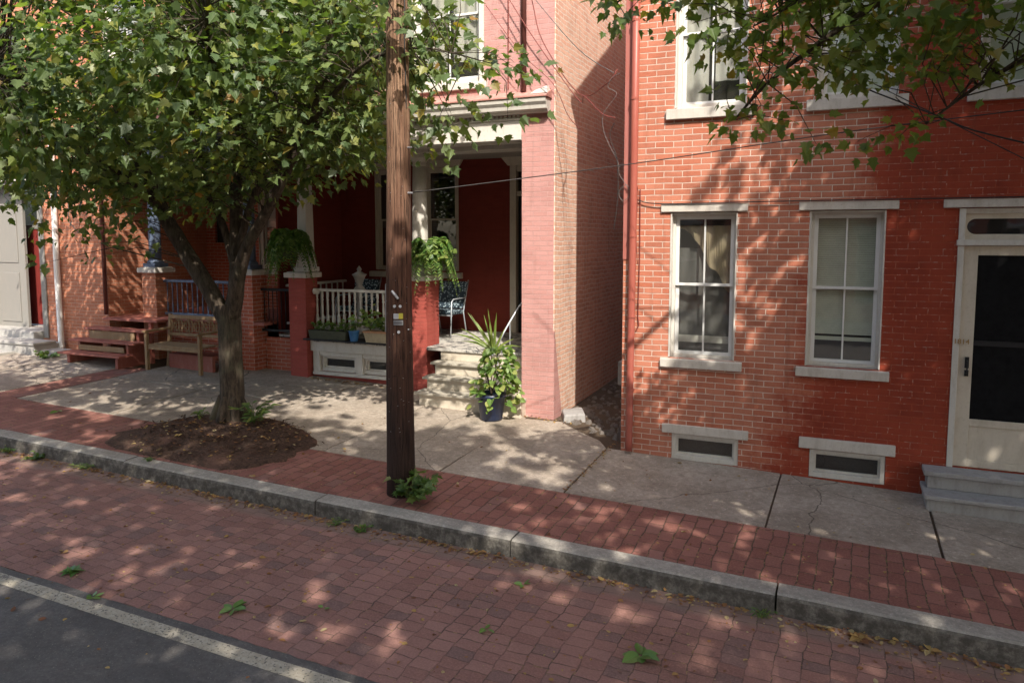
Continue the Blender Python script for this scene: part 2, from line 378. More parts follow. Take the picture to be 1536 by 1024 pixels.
def thing(name, label, cat, loc, group=None):
    o = bpy.data.objects.new(name, None); COL.objects.link(o); o.empty_display_size = .2
    o.location = (loc[0], loc[1], loc[2] + ZO)
    o['label'] = label; o['category'] = cat
    if group: o['group'] = group
    return o
def tag(o, label, cat, group=None):
    o['label'] = label; o['category'] = cat
    if group: o['group'] = group
    return o
def kind(o, k): o['kind'] = k; return o
def copy_tree(o, dx, dy, dz, label, parent=None):
    c = o.copy(); COL.objects.link(c); c.parent = parent
    if parent is None: c.location = o.location + Vector((dx, dy, dz)); c['label'] = label
    for ch in [q for q in bpy.data.objects if q.parent == o]: copy_tree(ch, 0, 0, 0, None, c)
    return c

# ------------------------------------------------------------------ leaves (numpy)
def leaf_template(kind_):
    if kind_ == 'maple':
        half = [(0, 0), (.16, -.05), (.46, .10), (.34, .26), (.56, .50), (.30, .50), (.24, .62), (.12, .78), (0, 1.05)]
    elif kind_ == 'oval':
        half = [(0, 0), (.20, .12), (.31, .36), (.28, .62), (.14, .86), (0, 1.02)]
    elif kind_ == 'heart':
        half = [(0, .06), (.22, -.05), (.42, .15), (.42, .42), (.24, .74), (0, 1.0)]
    elif kind_ == 'frond':
        half = [(0, 0), (.15, .1), (.16, .6), (0, 1.0)]
    else:
        half = [(0, 0), (.10, .25), (.11, .6), (0, 1.0)]
    R = [(x, y, .22 * x) for x, y in half]; L = [(-x, y, .22 * x) for x, y in reversed(half)]
    v = np.array(R + L, float); v[:, 2] -= .12 * v[:, 1] ** 2
    return v, [tuple(range(len(half))), tuple(range(len(half), 2 * len(half)))]
def scatter_leaves(P, dirs, sizes, kind_, nrm_up=.6):
    """P (n,3) base points, dirs (n,3) growing direction, sizes (n,)"""
    T, F = leaf_template(kind_); n = len(P)
    d = dirs / np.linalg.norm(dirs, axis=1, keepdims=True)
    up = rng.normal(0, .45, (n, 3)); up[:, 1] -= .35 * (nrm_up < 1); up[:, 2] += nrm_up + .1
    x = np.cross(d, up); x /= np.linalg.norm(x, axis=1, keepdims=True) + 1e-9
    z = np.cross(x, d)
    V = P[:, None, :] + sizes[:, None, None] * (T[None, :, 0:1] * x[:, None, :] + T[None, :, 1:2] * d[:, None, :] + T[None, :, 2:3] * z[:, None, :] * rng.uniform(-.4, 2.4, (n, 1, 1)))
    b = B(); b.v = V.reshape(-1, 3); k = len(T)
    # weld midrib: second half shares first/last vertex of the first half so each leaf is one island
    h = len(F[0]); f1 = np.arange(h); f2 = np.array([h - 1] + list(range(h + 1, 2 * h - 1)) + [0])
    off = (np.arange(n) * k)[:, None]
    b.f = [tuple(r) for r in (off + f1).tolist()] + [tuple(r) for r in (off + f2).tolist()]
    return b

b_, c_, a_ = -.0295, .02, -2.746
def G(x, y): return a_ + b_ * x + c_ * y
def S(x, y): return G(x, y) - .15

# ------------------------------------------------------------------ ground
kind(B().poly([(-70, -50, S(-70, -50) - .03), (70, -50, S(70, -50) - .03), (70, 60, S(70, 60) - .03), (-70, 60, S(-70, 60) - .03)]).build('ground', 'dirt'), 'structure')
def sheet(name, mat, x0, x1, y0, y1, f, dz=0.0, thick=.025):
    q = [(x0, y0), (x1, y0), (x1, y1), (x0, y1)]
    return kind(B().hexa([(x, y, f(x, y) + dz - thick) for x, y in q], [(x, y, f(x, y) + dz) for x, y in q]).build(name, mat), 'structure')
YE = 3.775
sheet('brick_road', 'pave_road', -40, 30, YE, 5.76, S)
# ragged asphalt edge over the bricks
bb = B(); xs = [-40 + .07 * i for i in range(int(70 / .07) + 1)]; i0 = 0
top = []; 
for i, x in enumerate(xs):
    e = YE + .018 * (noise.noise(Vector((x * 2.1, 0, 0))) + .8 * noise.noise(Vector((x * 9, 3, 0)))) + .004
    top += [(x, -14, S(x, -14) + .004), (x, e - .02, S(x, e) + .010), (x, e, S(x, e) - .002)]
bb.v = top
for i in range(len(xs) - 1):
    a = 3 * i; bb.f += [(a, a + 3, a + 4, a + 1), (a + 1, a + 4, a + 5, a + 2)]
kind(bb.build('asphalt_road', 'asphalt'), 'structure')
bb = B(); bb.v = []
for i, x in enumerate(xs):
    j = lambda s: .005 * noise.noise(Vector((x * 7, s, 0))) 
    y0, y1 = 3.565 + j(1), 3.685 + j(5)
    zf = lambda y: S(x, y) + .004 + .006 * max(0, (y + 14) / (YE - .02 + 14)) + .004
    bb.v += [(x, y0, zf(y0)), (x, y1, zf(y1))]
bb.f = [(2 * i, 2 * i + 2, 2 * i + 3, 2 * i + 1) for i in range(len(xs) - 1)]
kind(bb.build('road_line', 'line'), 'structure')
# kerb stones
bb = B(); jx = [-24, -21.3, -18.9, -16.4, -14, -11.7, -9.35, -7.13, -4.56, -2.52, -.38, 1.95, 4.2, 6.6, 9, 12, 15, 20]
for x0, x1 in zip(jx, jx[1:]):
    x0 += .007; x1 -= .007; d = rnd.uniform(-.008, .008); e = rnd.uniform(-.010, .010); N = 10
    prev = None
    for k in range(N + 1):
        x = x0 + (x1 - x0) * k / N; w = .006 * noise.noise(Vector((x * 3, 1, 0))); dy = d + (e - d) * k / N + w
        z = G(x, 5.8) + .003 + .5 * d + .004 * noise.noise(Vector((x * 4, 8, 0)))
        y0 = 5.715 + dy; y1 = 5.925 + dy * .4
        ring = [(x, y0 - .012, z - .30), (x, y0, z - .035), (x, y0 + .010, z - .012), (x, y0 + .034, z - .001), (x, y1 - .012, z + .002), (x, y1, z - .008), (x, y1, z - .30)]
        i = len(bb.v); bb.v += ring; L = len(ring)
        if k == 0: bb.f.append(tuple(i + q for q in range(L)))
        else:
            for q in range(L): bb.f.append((i - L + q, i - L + (q + 1) % L, i + (q + 1) % L, i + q))
        if k == N: bb.f.append(tuple(i + q for q in reversed(range(L))))
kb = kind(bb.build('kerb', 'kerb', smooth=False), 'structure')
sheet('sidewalk_bed', 'dirt', -40, 30, 5.9, 13, G, -.014)
sheet('brick_sidewalk', 'pave_side', -40, 30, 5.93, 6.985, G, -.002)
sheet('brick_sidewalk_strip', 'pave_side', -11.38, -10.86, 6.985, 9.3, G, -.002)
# concrete slabs
bb = B()
def slab(pts):
    dz = rnd.uniform(-.003, .005); tx = rnd.uniform(-.002, .002); ty = rnd.uniform(-.0015, .0015)
    cx = sum(p[0] for p in pts) / len(pts); cy = sum(p[1] for p in pts) / len(pts)
    t = [(x, y, G(x, y) + dz + tx * (x - cx) + ty * (y - cy)) for x, y in pts]
    bb.hexa([(x, y, z - .08) for x, y, z in t], t)
g_ = .009
def rect(x0, x1, y0, y1): slab([(x0 + g_, y0 + g_), (x1 - g_, y0 + g_), (x1 - g_, y1 - g_), (x0 + g_, y1 - g_)])
Y0 = 6.98
slab([(-.575 + g_, Y0), (.83 - g_, Y0 - .03), (.83 - g_, 8.6), (-.56 + g_, 8.6)])
slab([(-2.50 + g_, Y0 + .02), (-.575 - g_, Y0), (-.56 - g_, 8.6), (-2.46, 8.6), (-2.53 + g_, 8.62)])
slab([(-3.90, Y0 + .01), (-2.50 - g_, Y0 + .02), (-2.53 - g_, 8.60), (-2.70, 8.86), (-3.05, 9.12), (-3.42, 9.45), (-3.93, 9.36), (-3.96, 9.2)])
for x0, x1 in ((.83, 2.35), (2.35, 3.9), (3.9, 5.4), (5.4, 7), (7, 8.6)): slab([(x0 + g_ + .004, Y0 - .03), (x1 - g_, Y0 - .03), (x1 - g_, 8.6), (x0 + g_ + .004, 8.6)])
for x0, x1 in ((-5.45, -3.92), (-7.05, -5.45), (-8.95, -7.05), (-10.84, -8.95)):
    slab([(x0 + g_, Y0 + .02), (x1 - g_, Y0 + .01), (x1 - g_, 8.62), (x0 + g_, 8.62)])
    slab([(x0 + g_, 8.62 + 2 * g_), (x1 - g_, 8.62 + 2 * g_), (x1 - g_, 10.3), (x0 + g_, 10.3)])
for x0, x1 in ((-12.9, -11.4), (-14.4, -12.9), (-15.9, -14.4), (-17.4, -15.9), (-19, -17.4)): rect(x0, x1, Y0, 8.3); rect(x0, x1, 8.3, 9.85)
kind(bb.build('pavement', 'concrete', bevel=.006), 'structure')

# mulch bed round the tree
pts = [(-8.0, 6.2), (-8.08, 6.75), (-7.85, 7.5), (-7.1, 7.80), (-6.45, 7.7), (-5.85, 7.45), (-5.6, 7.05), (-5.62, 6.5), (-5.85, 5.98), (-6.4, 5.95), (-7.0, 5.95), (-7.6, 5.96)]
def bed(name, pts, ctr, h, mat, rings=16, sub=5, amp=.035):
    P = [Vector((*p, 0)) for p in pts]; n = len(P); out = []
    for i in range(n):
        for k in range(sub):
            t = k / sub; p0, p1, p2, p3 = P[i - 1], P[i], P[(i + 1) % n], P[(i + 2) % n]
            out.append(.5 * ((2 * p1) + (p2 - p0) * t + (2 * p0 - 5 * p1 + 4 * p2 - p3) * t * t + (3 * p1 - p0 - 3 * p2 + p3) * t ** 3))
    C = Vector((*ctr, 0)); m = len(out); b = B()
    for r in range(rings + 1):
        f = r / rings
        for q in out:
            w = q + Vector((noise.fractal(q * 3, .8, 2.1, 4) * .16, min(0, noise.fractal(q * 3 + Vector((3, 0, 0)), .8, 2.1, 4)) * .16 * (1 if q.y > 6.4 else -.3), 0)) * f ** 3
            p = C + (w - C) * f
            hh = h * (1 - f * f) + amp * noise.fractal(Vector((p.x * 6, p.y * 6, 2)), .8, 2.2, 4) * (1 - f ** 6)
            b.v.append((p.x, p.y, G(p.x, p.y) + (hh if r < rings else -.02) + .004))
    for r in range(rings):
        for j in range(m):
            a = r * m + j; c = r * m + (j + 1) % m; b.f.append((a, c, c + m, a + m))
    return b.build(name, mat, smooth=True)
kind(bed('mulch_bed', pts, (-6.9, 6.9), .075, 'mulch', 26, 6), 'stuff')
# mulch chips and dead leaves on the bed
def flat_bits(name, mat, pts, sizes, ktype, lift=.006, tilt=.25):
    P = np.array(pts, float); n = len(P); a = rng.uniform(0, 2 * np.pi, n)
    d = np.stack([np.cos(a), np.sin(a), rng.normal(0, tilt, n)], 1)
    b = scatter_leaves(P, d, np.array(sizes), ktype, 2.2); b.v[:, 2] += lift
    return b.build(name, mat)
bp = []; bs_ = []
for i in range(1300):
    a = rnd.uniform(0, 2 * math.pi); r = math.sqrt(rnd.random()) * (1.0 if i % 5 else rnd.uniform(1.0, 1.22)); x = -6.85 + 1.15 * r * math.cos(a); y = 6.86 + .85 * r * math.sin(a)
    y = max(y, 5.97); bp.append((x, y, G(x, y) + .012 + .075 * max(0, 1 - r * r))); bs_.append(rnd.uniform(.03, .09))
kind(flat_bits('mulch_chips', 'mulch', bp, bs_, 'thin', .01, .5), 'stuff')

# alley floor of rubble
bb = B(); nx, ny = 14, 60
for j in range(ny + 1):
    for i in range(nx + 1):
        x = -3.56 + 1.35 * i / nx; y = 8.62 + 12 * j / ny
        z = G(x, y) - .05 + .05 * noise.fractal(Vector((x * 5, y * 5, 0)), .8, 2.2, 4) + .02 * min(1, (y - 8.6))
        bb.v.append((x, y, z))
for j in range(ny):
    for i in range(nx):
        a = j * (nx + 1) + i; bb.f.append((a, a + 1, a + nx + 2, a + nx + 1))
kind(bb.build('alley_ground', 'gravel'), 'structure')
bb = B()
for i in range(420):
    x = rnd.uniform(-3.5, -2.4); y = 9.0 + 5 * rnd.random() ** 1.6
    if y < 9.0 + (-2.45 - x) * .55: continue
    r = rnd.uniform(.02, .06) * (1.4 if rnd.random() < .1 else 1); z = G(x, y) - .03; n = 5
    ring = [(x + r * rnd.uniform(.7, 1.2) * math.cos(6.283 * k / n + i), y + r * rnd.uniform(.7, 1.2) * math.sin(6.283 * k / n + i), z) for k in range(n)]
    up_ = [(px_ * .55 + x * .45 + rnd.uniform(-.01, .01), py_ * .55 + y * .45, z + r * rnd.uniform(.6, 1.1)) for px_, py_, _ in ring]
    bb.hexa(ring, up_)
kind(bb.build('alley_rubble', 'gravel'), 'stuff')
tag(B().hexa([(-3.40, 9.45, -2.55), (-3.12, 9.62, -2.55), (-3.28, 10.0, -2.55), (-3.55, 9.8, -2.55)], [(-3.38, 9.47, -2.37), (-3.14, 9.63, -2.36), (-3.30, 9.97, -2.35), (-3.53, 9.78, -2.36)]).build('stone_block', 'stepstone', bevel=.02),
    'grey broken stone block lying at the mouth of the alley', 'stone')

# ------------------------------------------------------------------ walls with holes
def wall_holes(x0, x1, z0, z1, y, th, holes, zfun=None):
    """front wall facing -y with rectangular openings and their reveals"""
    b = B(); xs_ = sorted({x0, x1, *[h[0] for h in holes], *[h[1] for h in holes]}); zs = sorted({z0, z1, *[h[2] for h in holes], *[h[3] for h in holes]})
    for i in range(len(xs_) - 1):
        for k in range(len(zs) - 1):
            cx = (xs_[i] + xs_[i + 1]) / 2; cz = (zs[k] + zs[k + 1]) / 2
            if any(h[0] < cx < h[1] and h[2] < cz < h[3] for h in holes): continue
            a, c, e, f = xs_[i], xs_[i + 1], zs[k], zs[k + 1]
            b.quad((a, y, e), (c, y, e), (c, y, f), (a, y, f)); b.quad((a, y + th, f), (c, y + th, f), (c, y + th, e), (a, y + th, e))
    for h in holes:
        a, c, e, f = h
        b.quad((a, y, e), (a, y + th, e), (a, y + th, f), (a, y, f)); b.quad((c, y, f), (c, y + th, f), (c, y + th, e), (c, y, e))
        b.quad((a, y, f), (a, y + th, f), (c, y + th, f), (c, y, f)); b.quad((a, y + th, e), (a, y, e), (c, y, e), (c, y + th, e))
    b.quad((x0, y, z0), (x0, y, z1), (x0, y + th, z1), (x0, y + th, z0)); b.quad((x1, y, z1), (x1, y, z0), (x1, y + th, z0), (x1, y + th, z1))
    b.quad((x0, y, z1), (x1, y, z1), (x1, y + th, z1), (x0, y + th, z1)); b.quad((x0, y + th, z0), (x1, y + th, z0), (x1, y, z0), (x0, y, z0))
    return b

def drape(x0, x1, z0, z1, y, amp=.02, n=40, f=38, seed=0):
    b = B()
    for i in range(n + 1):
        x = x0 + (x1 - x0) * i / n
        yy = y + amp * math.sin(f * x + seed) + amp * .6 * math.sin(f * .37 * x + 2 * seed)
        b.v += [(x, yy, z0), (x, yy * 1 + .004, z1)]
    b.f = [(2 * i, 2 * i + 2, 2 * i + 3, 2 * i + 1) for i in range(n)]
    return b

def sash_window(par, x0, x1, z0, z1, y, label=None, rec=.085, cas=.045, mat='white', sash='vinyl', mull=True, inside='blind', meet=None, lintel=None, sill=None, room=True, glass='glass', stone='stone'):
    """x0..x1, z0..z1 = opening; returns the window part (its frame)"""
    fr = B(); fy = y + rec; d = .07
    fr.box(x0, x0 + cas, fy, fy + d, z0, z1).box(x1 - cas, x1, fy, fy + d, z0, z1).box(x0 + cas, x1 - cas, fy + .002, fy + d, z1 - cas, z1).box(x0 + cas, x1 - cas, fy + .002, fy + d, z0, z0 + cas * .8)
    # jamb liners in the reveal
    fr.box(x0, x0 + .016, y - .006, fy, z0 + .003, z1 - .003).box(x1 - .016, x1, y - .006, fy, z0 + .003, z1 - .003).box(x0 + .016, x1 - .016, y + .004, fy, z1 - .018, z1 - .002)
    w = fr.build('window', mat, par, bevel=.003)
    if label: w['label'] = label
    a, c, e, f = x0 + cas, x1 - cas, z0 + cas * .8, z1 - cas; m = meet if meet is not None else (e + f) / 2; st = .038
    sb = B(); y1 = fy + .018; y2 = fy + .048
    for (lo, hi, yy) in ((m - .005, f, y1), (e, m + .022, y2)):
        sb.box(a, a + st, yy, yy + .028, lo, hi).box(c - st, c, yy, yy + .028, lo, hi).box(a + st, c - st, yy + .001, yy + .027, hi - st * .8, hi).box(a + st, c - st, yy + .001, yy + .027, lo, lo + st * .8)
        if mull: sb.box((a + c) / 2 - .009, (a + c) / 2 + .009, yy + .003, yy + .025, lo + st * .8, hi - st * .8)
    sb.build('sash', sash, w, bevel=.002)
    gb = B()
    for (lo, hi, yy) in ((m + .02, f - .03, y1 + .014), (e + .03, m - .008, y2 + .014)): gb.quad((a + .03, yy, lo), (c - .03, yy, lo), (c - .03, yy, hi), (a + .03, yy, hi))
    gb.build('pane', glass, w)
    iy = fy + .085
    if inside == 'blind':
        zz = f - .012; b = B(); end = e + (f - e) * .18
        while zz > end:
            b.hexa([(a, iy, zz), (c, iy, zz), (c, iy + .014, zz + .021), (a, iy + .014, zz + .021)], [(a, iy - .002, zz + .001), (c, iy - .002, zz + .001), (c, iy + .012, zz + .0218), (a, iy + .012, zz + .0218)]); zz -= .0235
        b.box(a, c, iy, iy + .02, end - .05, end - .01); b.box(a, c, iy - .005, iy + .03, f - .01, f + .03)
        b.build('blind', 'blind', w)
    elif inside == 'drape':
        b = drape(a - .02, (a + c) / 2 - .05, e, f, iy, .015, seed=1); b2 = drape((a + c) / 2 + .02, c + .02, e + .25, f, iy + .03, .02, seed=3); 
        b.build('curtain', 'curtain', w); b2.build('curtain', 'curtain', w)
    elif inside == 'swag':
        b = B(); n = 26
        for i in range(n + 1):
            t = i / n; x = a + (c - a) * t; zb = f - .16 - (f - e) * .60 * max(0, t - .25) ** .8 + .03 * math.sin(t * 20)
            b.v += [(x, iy + .02 * math.sin(x * 40), f - .10), (x, iy + .03 + .025 * math.sin(x * 37), max(zb, e + .1))]
        b.f = [(2 * i, 2 * i + 2, 2 * i + 3, 2 * i + 1) for i in range(n)]
        b.build('curtain', 'drape', w)
        drape(a, c, e + .05, f - .35, iy + .10, .012, seed=2).build('curtain', M['sheer'], w)
        B().box(a, c, iy + .06, iy + .075, e + .12, e + .20).build('blind', 'curtain', w)
    elif inside == 'reflection':
        B().box(a, c, iy, iy + .01, e + .02, f).build('blind', 'blind', w)  # pale sheet added to imitate the pale reflection in the glass
    elif inside == 'shade':
        B().box(a, c, iy, iy + .01, e + (f - e) * .42, f).build('blind', 'curtain', w)
    if room: B().box(a - .1, c + .1, iy + .5, iy + .52, e - .2, f + .2).build('backing', 'dark', w)
    if lintel: B().box(*lintel).build('lintel', stone, w, bevel=.006)
    if sill: B().hexa([(sill[0], sill[2], sill[4]), (sill[1], sill[2], sill[4]), (sill[1], sill[3], sill[4]), (sill[0], sill[3], sill[4])],
                      [(sill[0], sill[2], sill[5] - .012), (sill[1], sill[2], sill[5] - .012), (sill[1], sill[3], sill[5]), (sill[0], sill[3], sill[5])]).build('sill', stone, w, bevel=.006)
    return w

# ================================================================== RIGHT HOUSE
YF = 8.6; XL = -2.36; XR = 9.5; EAVE = 4.2
H = thing('brick_house', 'red brick row house at right with gabled alley side, white lintels and white screen door', 'house', (3.5, YF, -2.6))
lows = [(-1.82, -1.09), (-.36, .36)]; ups = [(-1.80, -1.03), (-.34, .42), (1.10, 1.86)]
holes = [(x0, x1, -1.36, .285) for x0, x1 in lows] + [(x0, x1, 1.42, 3.05) for x0, x1 in ups]
holes += [(-1.765, -1.02, -2.54, -2.235), (-.285, .455, -2.56, -2.25), (1.0, 2.10, -2.28, .29)]
holes += [(4.2, 4.92, -1.36, .285), (5.9, 6.6, -1.36, .285), (4.2, 4.92, 1.42, 3.05), (5.9, 6.6, 1.42, 3.05)]
wall_holes(XL, XR, -2.8, EAVE, YF, .24, holes).build('front_wall', 'brick_right', H)
# gable side wall to the alley, back wall, far side
YB = 20.0; rise = .61 * 4.2
side = [(YF + .24, -2.8), (YB, -2.8), (YB, EAVE), (YF + 4.2 + .1, EAVE + rise), (YF + .24, EAVE + .146)]
B().hexa([(XL, y, z) for y, z in side], [(XL + .24, y, z) for y, z in side]).build('side_wall', 'brick_dark', H)
B().box(XL + .24, XR, YB - .24, YB, -2.8, EAVE).build('rear_wall', 'brick_dark', H)
side2 = [(x, z) for x, z in side]
B().hexa([(XR - .24, y, z) for y, z in side], [(XR, y, z) for y, z in side]).build('side_wall', 'brick_dark', H)
rb = B(); yr = YF + 4.2; zr = EAVE + rise + .03
for (p, q) in (((YF - .30, EAVE - .10), (yr, zr)), ((YB + .2, EAVE + .05), (yr, zr))):
    rb.hexa([(XL + .02, p[0], p[1]), (XR + .1, p[0], p[1]), (XR + .1, q[0], q[1]), (XL + .02, q[0], q[1])], [(XL + .02, p[0], p[1] + .09), (XR + .1, p[0], p[1] + .09), (XR + .1, q[0], q[1] + .09), (XL + .02, q[0], q[1] + .09)])
rb.build('roof', plain('slate_roof', (.10, .10, .11), .7), H)
B().box(XL, XR, YF - .30, YF - .004, EAVE - .16, EAVE - .02).build('cornice', 'white', H, bevel=.01)
kinds = ['swag', 'blind']
for (x0, x1), k in zip(lows, kinds):
    cx = (x0 + x1) / 2
    sash_window(H, x0, x1, -1.355, .28, YF, 'ground floor window with tan drape behind dark glass' if k == 'swag' else 'ground floor window with closed pale blinds', inside=k, meet=-.534,
                lintel=(cx - .47, cx + .47, YF - .030, YF + .06, .287, .374), sill=(cx - .45, cx + .45, YF - .045, YF + .09, -1.465, -1.357))
# small black vent square stuck in the blinds window
for i, (x0, x1) in enumerate(ups):
    cx = (x0 + x1) / 2
    sash_window(H, x0, x1, 1.425, 3.04, YF, None, cas=.06, inside=['drape', 'reflection', 'reflection'][i], lintel=(cx - .48, cx + .48, YF - .030, YF + .06, 3.045, 3.135), sill=(cx - .47, cx + .47, YF - .05, YF + .09, 1.30, 1.424), mull=(i == 0))
for (x0, x1) in ((4.2, 4.92), (5.9, 6.6)):
    for (za, zb) in ((-1.355, .28), (1.425, 3.04)):
        cx = (x0 + x1) / 2
        sash_window(H, x0, x1, za, zb, YF, inside='shade', lintel=(cx - .47, cx + .47, YF - .030, YF + .06, zb + .007, zb + .09), sill=(cx - .45, cx + .45, YF - .045, YF + .09, za - .11, za - .002))
def cellar_window(par, x0, x1, z0, z1, y, lin=None, mat='white', g='glass_dark', d=.03):
    b = B(); c = .045
    b.box(x0, x0 + c, y + d - .02, y + d + .05, z0, z1).box(x1 - c, x1, y + d - .02, y + d + .05, z0, z1).box(x0 + c, x1 - c, y + d - .018, y + d + .05, z1 - c * .8, z1).box(x0 + c, x1 - c, y + d - .026, y + d + .05, z0, z0 + c * 1.3)
    a2, c2, e2, f2 = x0 + c, x1 - c, z0 + c * 1.3, z1 - c * .8; s2 = .022
    b.box(a2, a2 + s2, y + d + .012, y + d + .045, e2, f2).box(c2 - s2, c2, y + d + .012, y + d + .045, e2, f2).box(a2 + s2, c2 - s2, y + d + .014, y + d + .045, f2 - s2, f2).box(a2 + s2, c2 - s2, y + d + .014, y + d + .045, e2, e2 + s2)
    w = b.build('cellar_window', mat, par, bevel=.003)
    B().quad((a2, y + d + .035, e2), (c2, y + d + .035, e2), (c2, y + d + .035, f2), (a2, y + d + .035, f2)).build('pane', g, w)
    B().box(x0, x1, y + d + .16, y + d + .17, z0, z1).build('backing', M['soil'] if g == 'glass' else 'dark', w)
    if lin: B().box(*lin).build('lintel', 'stone', w, bevel=.008)
    return w
w = cellar_window(H, -1.762, -1.022, -2.535, -2.24, YF, (-1.87, -.915, YF - .035, YF + .05, -2.228, -2.125), g='glass'); w['label'] = 'cellar window nearest the downspout'
w = cellar_window(H, -.282, .452, -2.555, -2.255, YF, (-.39, .54, YF - .035, YF + .05, -2.242, -2.125)); w['label'] = 'cellar window nearest the door steps'
# door
DX0, DX1 = 1.0, 2.10; b = B()
b.box(DX0, DX0 + .055, YF - .012, YF + .14, -2.285, .285).box(DX1 - .055, DX1, YF - .012, YF + .14, -2.285, .285)
b.box(DX0 + .055, DX1 - .055, YF + .02, YF + .14, .235, .285).box(DX0 - .012, DX1 + .012, YF - .03, YF + .14, -.075, -.02)
door = b.build('door', 'white', H, bevel=.004); door['label'] = 'white framed screen door with dark mesh and transom above'
b = B(); sx0, sx1 = DX0 + .055, DX1 - .055; yd = YF + .015
b.box(sx0, sx0 + .125, yd, yd + .035, -2.275, -.078).box(sx1 - .125, sx1, yd, yd + .035, -2.275, -.078).box(sx0 + .125, sx1 - .125, yd + .002, yd + .033, -.17, -.078)
b.box(sx0 + .125, sx1 - .125, yd + .002, yd + .033, -2.275, -2.20).box(sx0 + .125, sx1 - .125, yd + .002, yd + .033, -1.86, -1.79).box(sx0 + .125, sx1 - .125, yd + .012, yd + .026, -2.20, -1.86)
b.build('screen_door', 'cream', door, bevel=.004)
b = B(); b.box(sx0 + .125, sx1 - .125, yd + .014, yd + .018, -1.79, -.17); b.build('mesh_screen', 'screen', door)
B().box(sx0 + .13, sx1 - .13, yd + .004, yd + .013, -1.055, -1.005).build('mid_rail', M['iron'], door)
# transom: rounded dark glass in a cream board
za, zb = .035, .185; r = (zb - za) / 2; xa, xb = DX0 + .075, DX1 - .075; n = 12; ym = YF + .045
rim = [(xa + r + r * math.cos(math.pi / 2 + math.pi * k / n), (za + zb) / 2 + r * math.sin(math.pi / 2 + math.pi * k / n)) for k in range(n + 1)]
rim += [(xb - r + r * math.cos(-math.pi / 2 + math.pi * k / n), (za + zb) / 2 + r * math.sin(-math.pi / 2 + math.pi * k / n)) for k in range(n + 1)]
B().poly([(x, ym + .02, z) for x, z in rim]).build('transom_pane', 'glass_dark', door)
B().box(DX0 + .05, DX1 - .05, YF + .10, YF + .11, -.02, .24).build('backing', 'dark', door)
b = B(); e0, e1, f0, f1 = DX0 + .05, DX1 - .05, -.02, .24
def outer_pt(x, z):
    if x <= xa + r + 1e-6: return (e0 if z != zb and z != za else x, min(max((z - (za + zb) / 2) * (f1 - f0) / (zb - za) + (za + zb) / 2, f0), f1))
    if x >= xb - r - 1e-6: return (e1 if z != zb and z != za else x, min(max((z - (za + zb) / 2) * (f1 - f0) / (zb - za) + (za + zb) / 2, f0), f1))
    return (x, f1 if z > .1 else f0)
m = len(rim); out_ = []
for k, (x, z) in enumerate(rim):
    left = k <= n; ang = (k / n if left else (k - n - 1) / n)
    zz_ = f1 + (f0 - f1) * ang if left else f0 + (f1 - f0) * ang
    out_.append((e0 if left else e1, zz_))
for x, z in rim: b.v.append((x, ym, z))
for x, z in out_: b.v.append((x, ym, z))
for x, z in rim: b.v.append((x, ym + .025, z))
for k in range(m):
    k2 = (k + 1) % m; b.f += [(k, k2, m + k2, m + k), (k, 2 * m + k, 2 * m + k2, k2)]
b.build('transom_frame', 'cream', door)
B().box(DX0, DX1, YF + .18, YF + .2, -2.3, .3).build('backing', 'dark', door)
B().box(.86, 2.25, YF - .032, YF + .08, .292, .374).build('lintel', 'stone', door, bevel=.006)
hb = B(); hb.box(1.115, 1.150, yd - .018, yd, -1.36, -1.30).box(1.115, 1.150, yd - .018, yd, -1.28, -1.17)
hb.tube([(1.132, yd - .01, -1.20), (1.132, yd - .045, -1.21), (1.132, yd - .045, -1.33), (1.132, yd - .01, -1.34)], .007, 6)
hb.build('handle', 'iron', door)
# house number in brass on the frame
def digits(txt, x, y, z, size, mat, par, name, rot=(math.pi / 2, 0, 0), ext=.0015):
    cu = bpy.data.curves.new(name, 'FONT'); cu.body = txt; cu.size = size; cu.extrude = ext; cu.space_character = 1.0
    tmp = bpy.data.objects.new('tmp', cu); COL.objects.link(tmp)
    bpy.context.view_layer.update()
    me = bpy.data.meshes.new_from_object(tmp.evaluated_get(bpy.context.evaluated_depsgraph_get()))
    bpy.data.objects.remove(tmp)
    me.name = name; o = bpy.data.objects.new(name, me); COL.objects.link(o); me.materials.clear(); me.materials.append(M[mat])
    o.rotation_euler = rot
    off = Vector((0, 0, -ZO)); q = par
    while q is not None: off += q.location; q = q.parent
    o.parent = par; o.location = Vector((x, y, z)) - off
    return o
digits('1814', 1.004, YF - .0150, -1.04, .070, 'brass', door, 'house_number', ext=.002)
# steps
b = B(); b.box(.79, 2.7, 8.34, YF - .001, -2.75, -2.475).box(.79, 2.7, 8.345, YF - .002, -2.455, -2.275)
b.box(.80, 2.7, 8.12, YF - .003, -2.75, -2.49)
st = B().box(.80, 2.7, 8.13, YF - .003, -2.75, -2.503).box(.82, 2.7, 8.37, YF - .002, -2.458, -2.335).build('stone_steps', 'stepstone', H, bevel=.006)
st.name = 'entrance_steps'
B().box(.775, 2.73, 8.10, YF - .004, -2.501, -2.460).build('tread', 'stepstone', st, bevel=.008)
B().box(.785, 2.73, 8.335, YF - .005, -2.333, -2.285).build('tread', 'stepstone', st, bevel=.008)
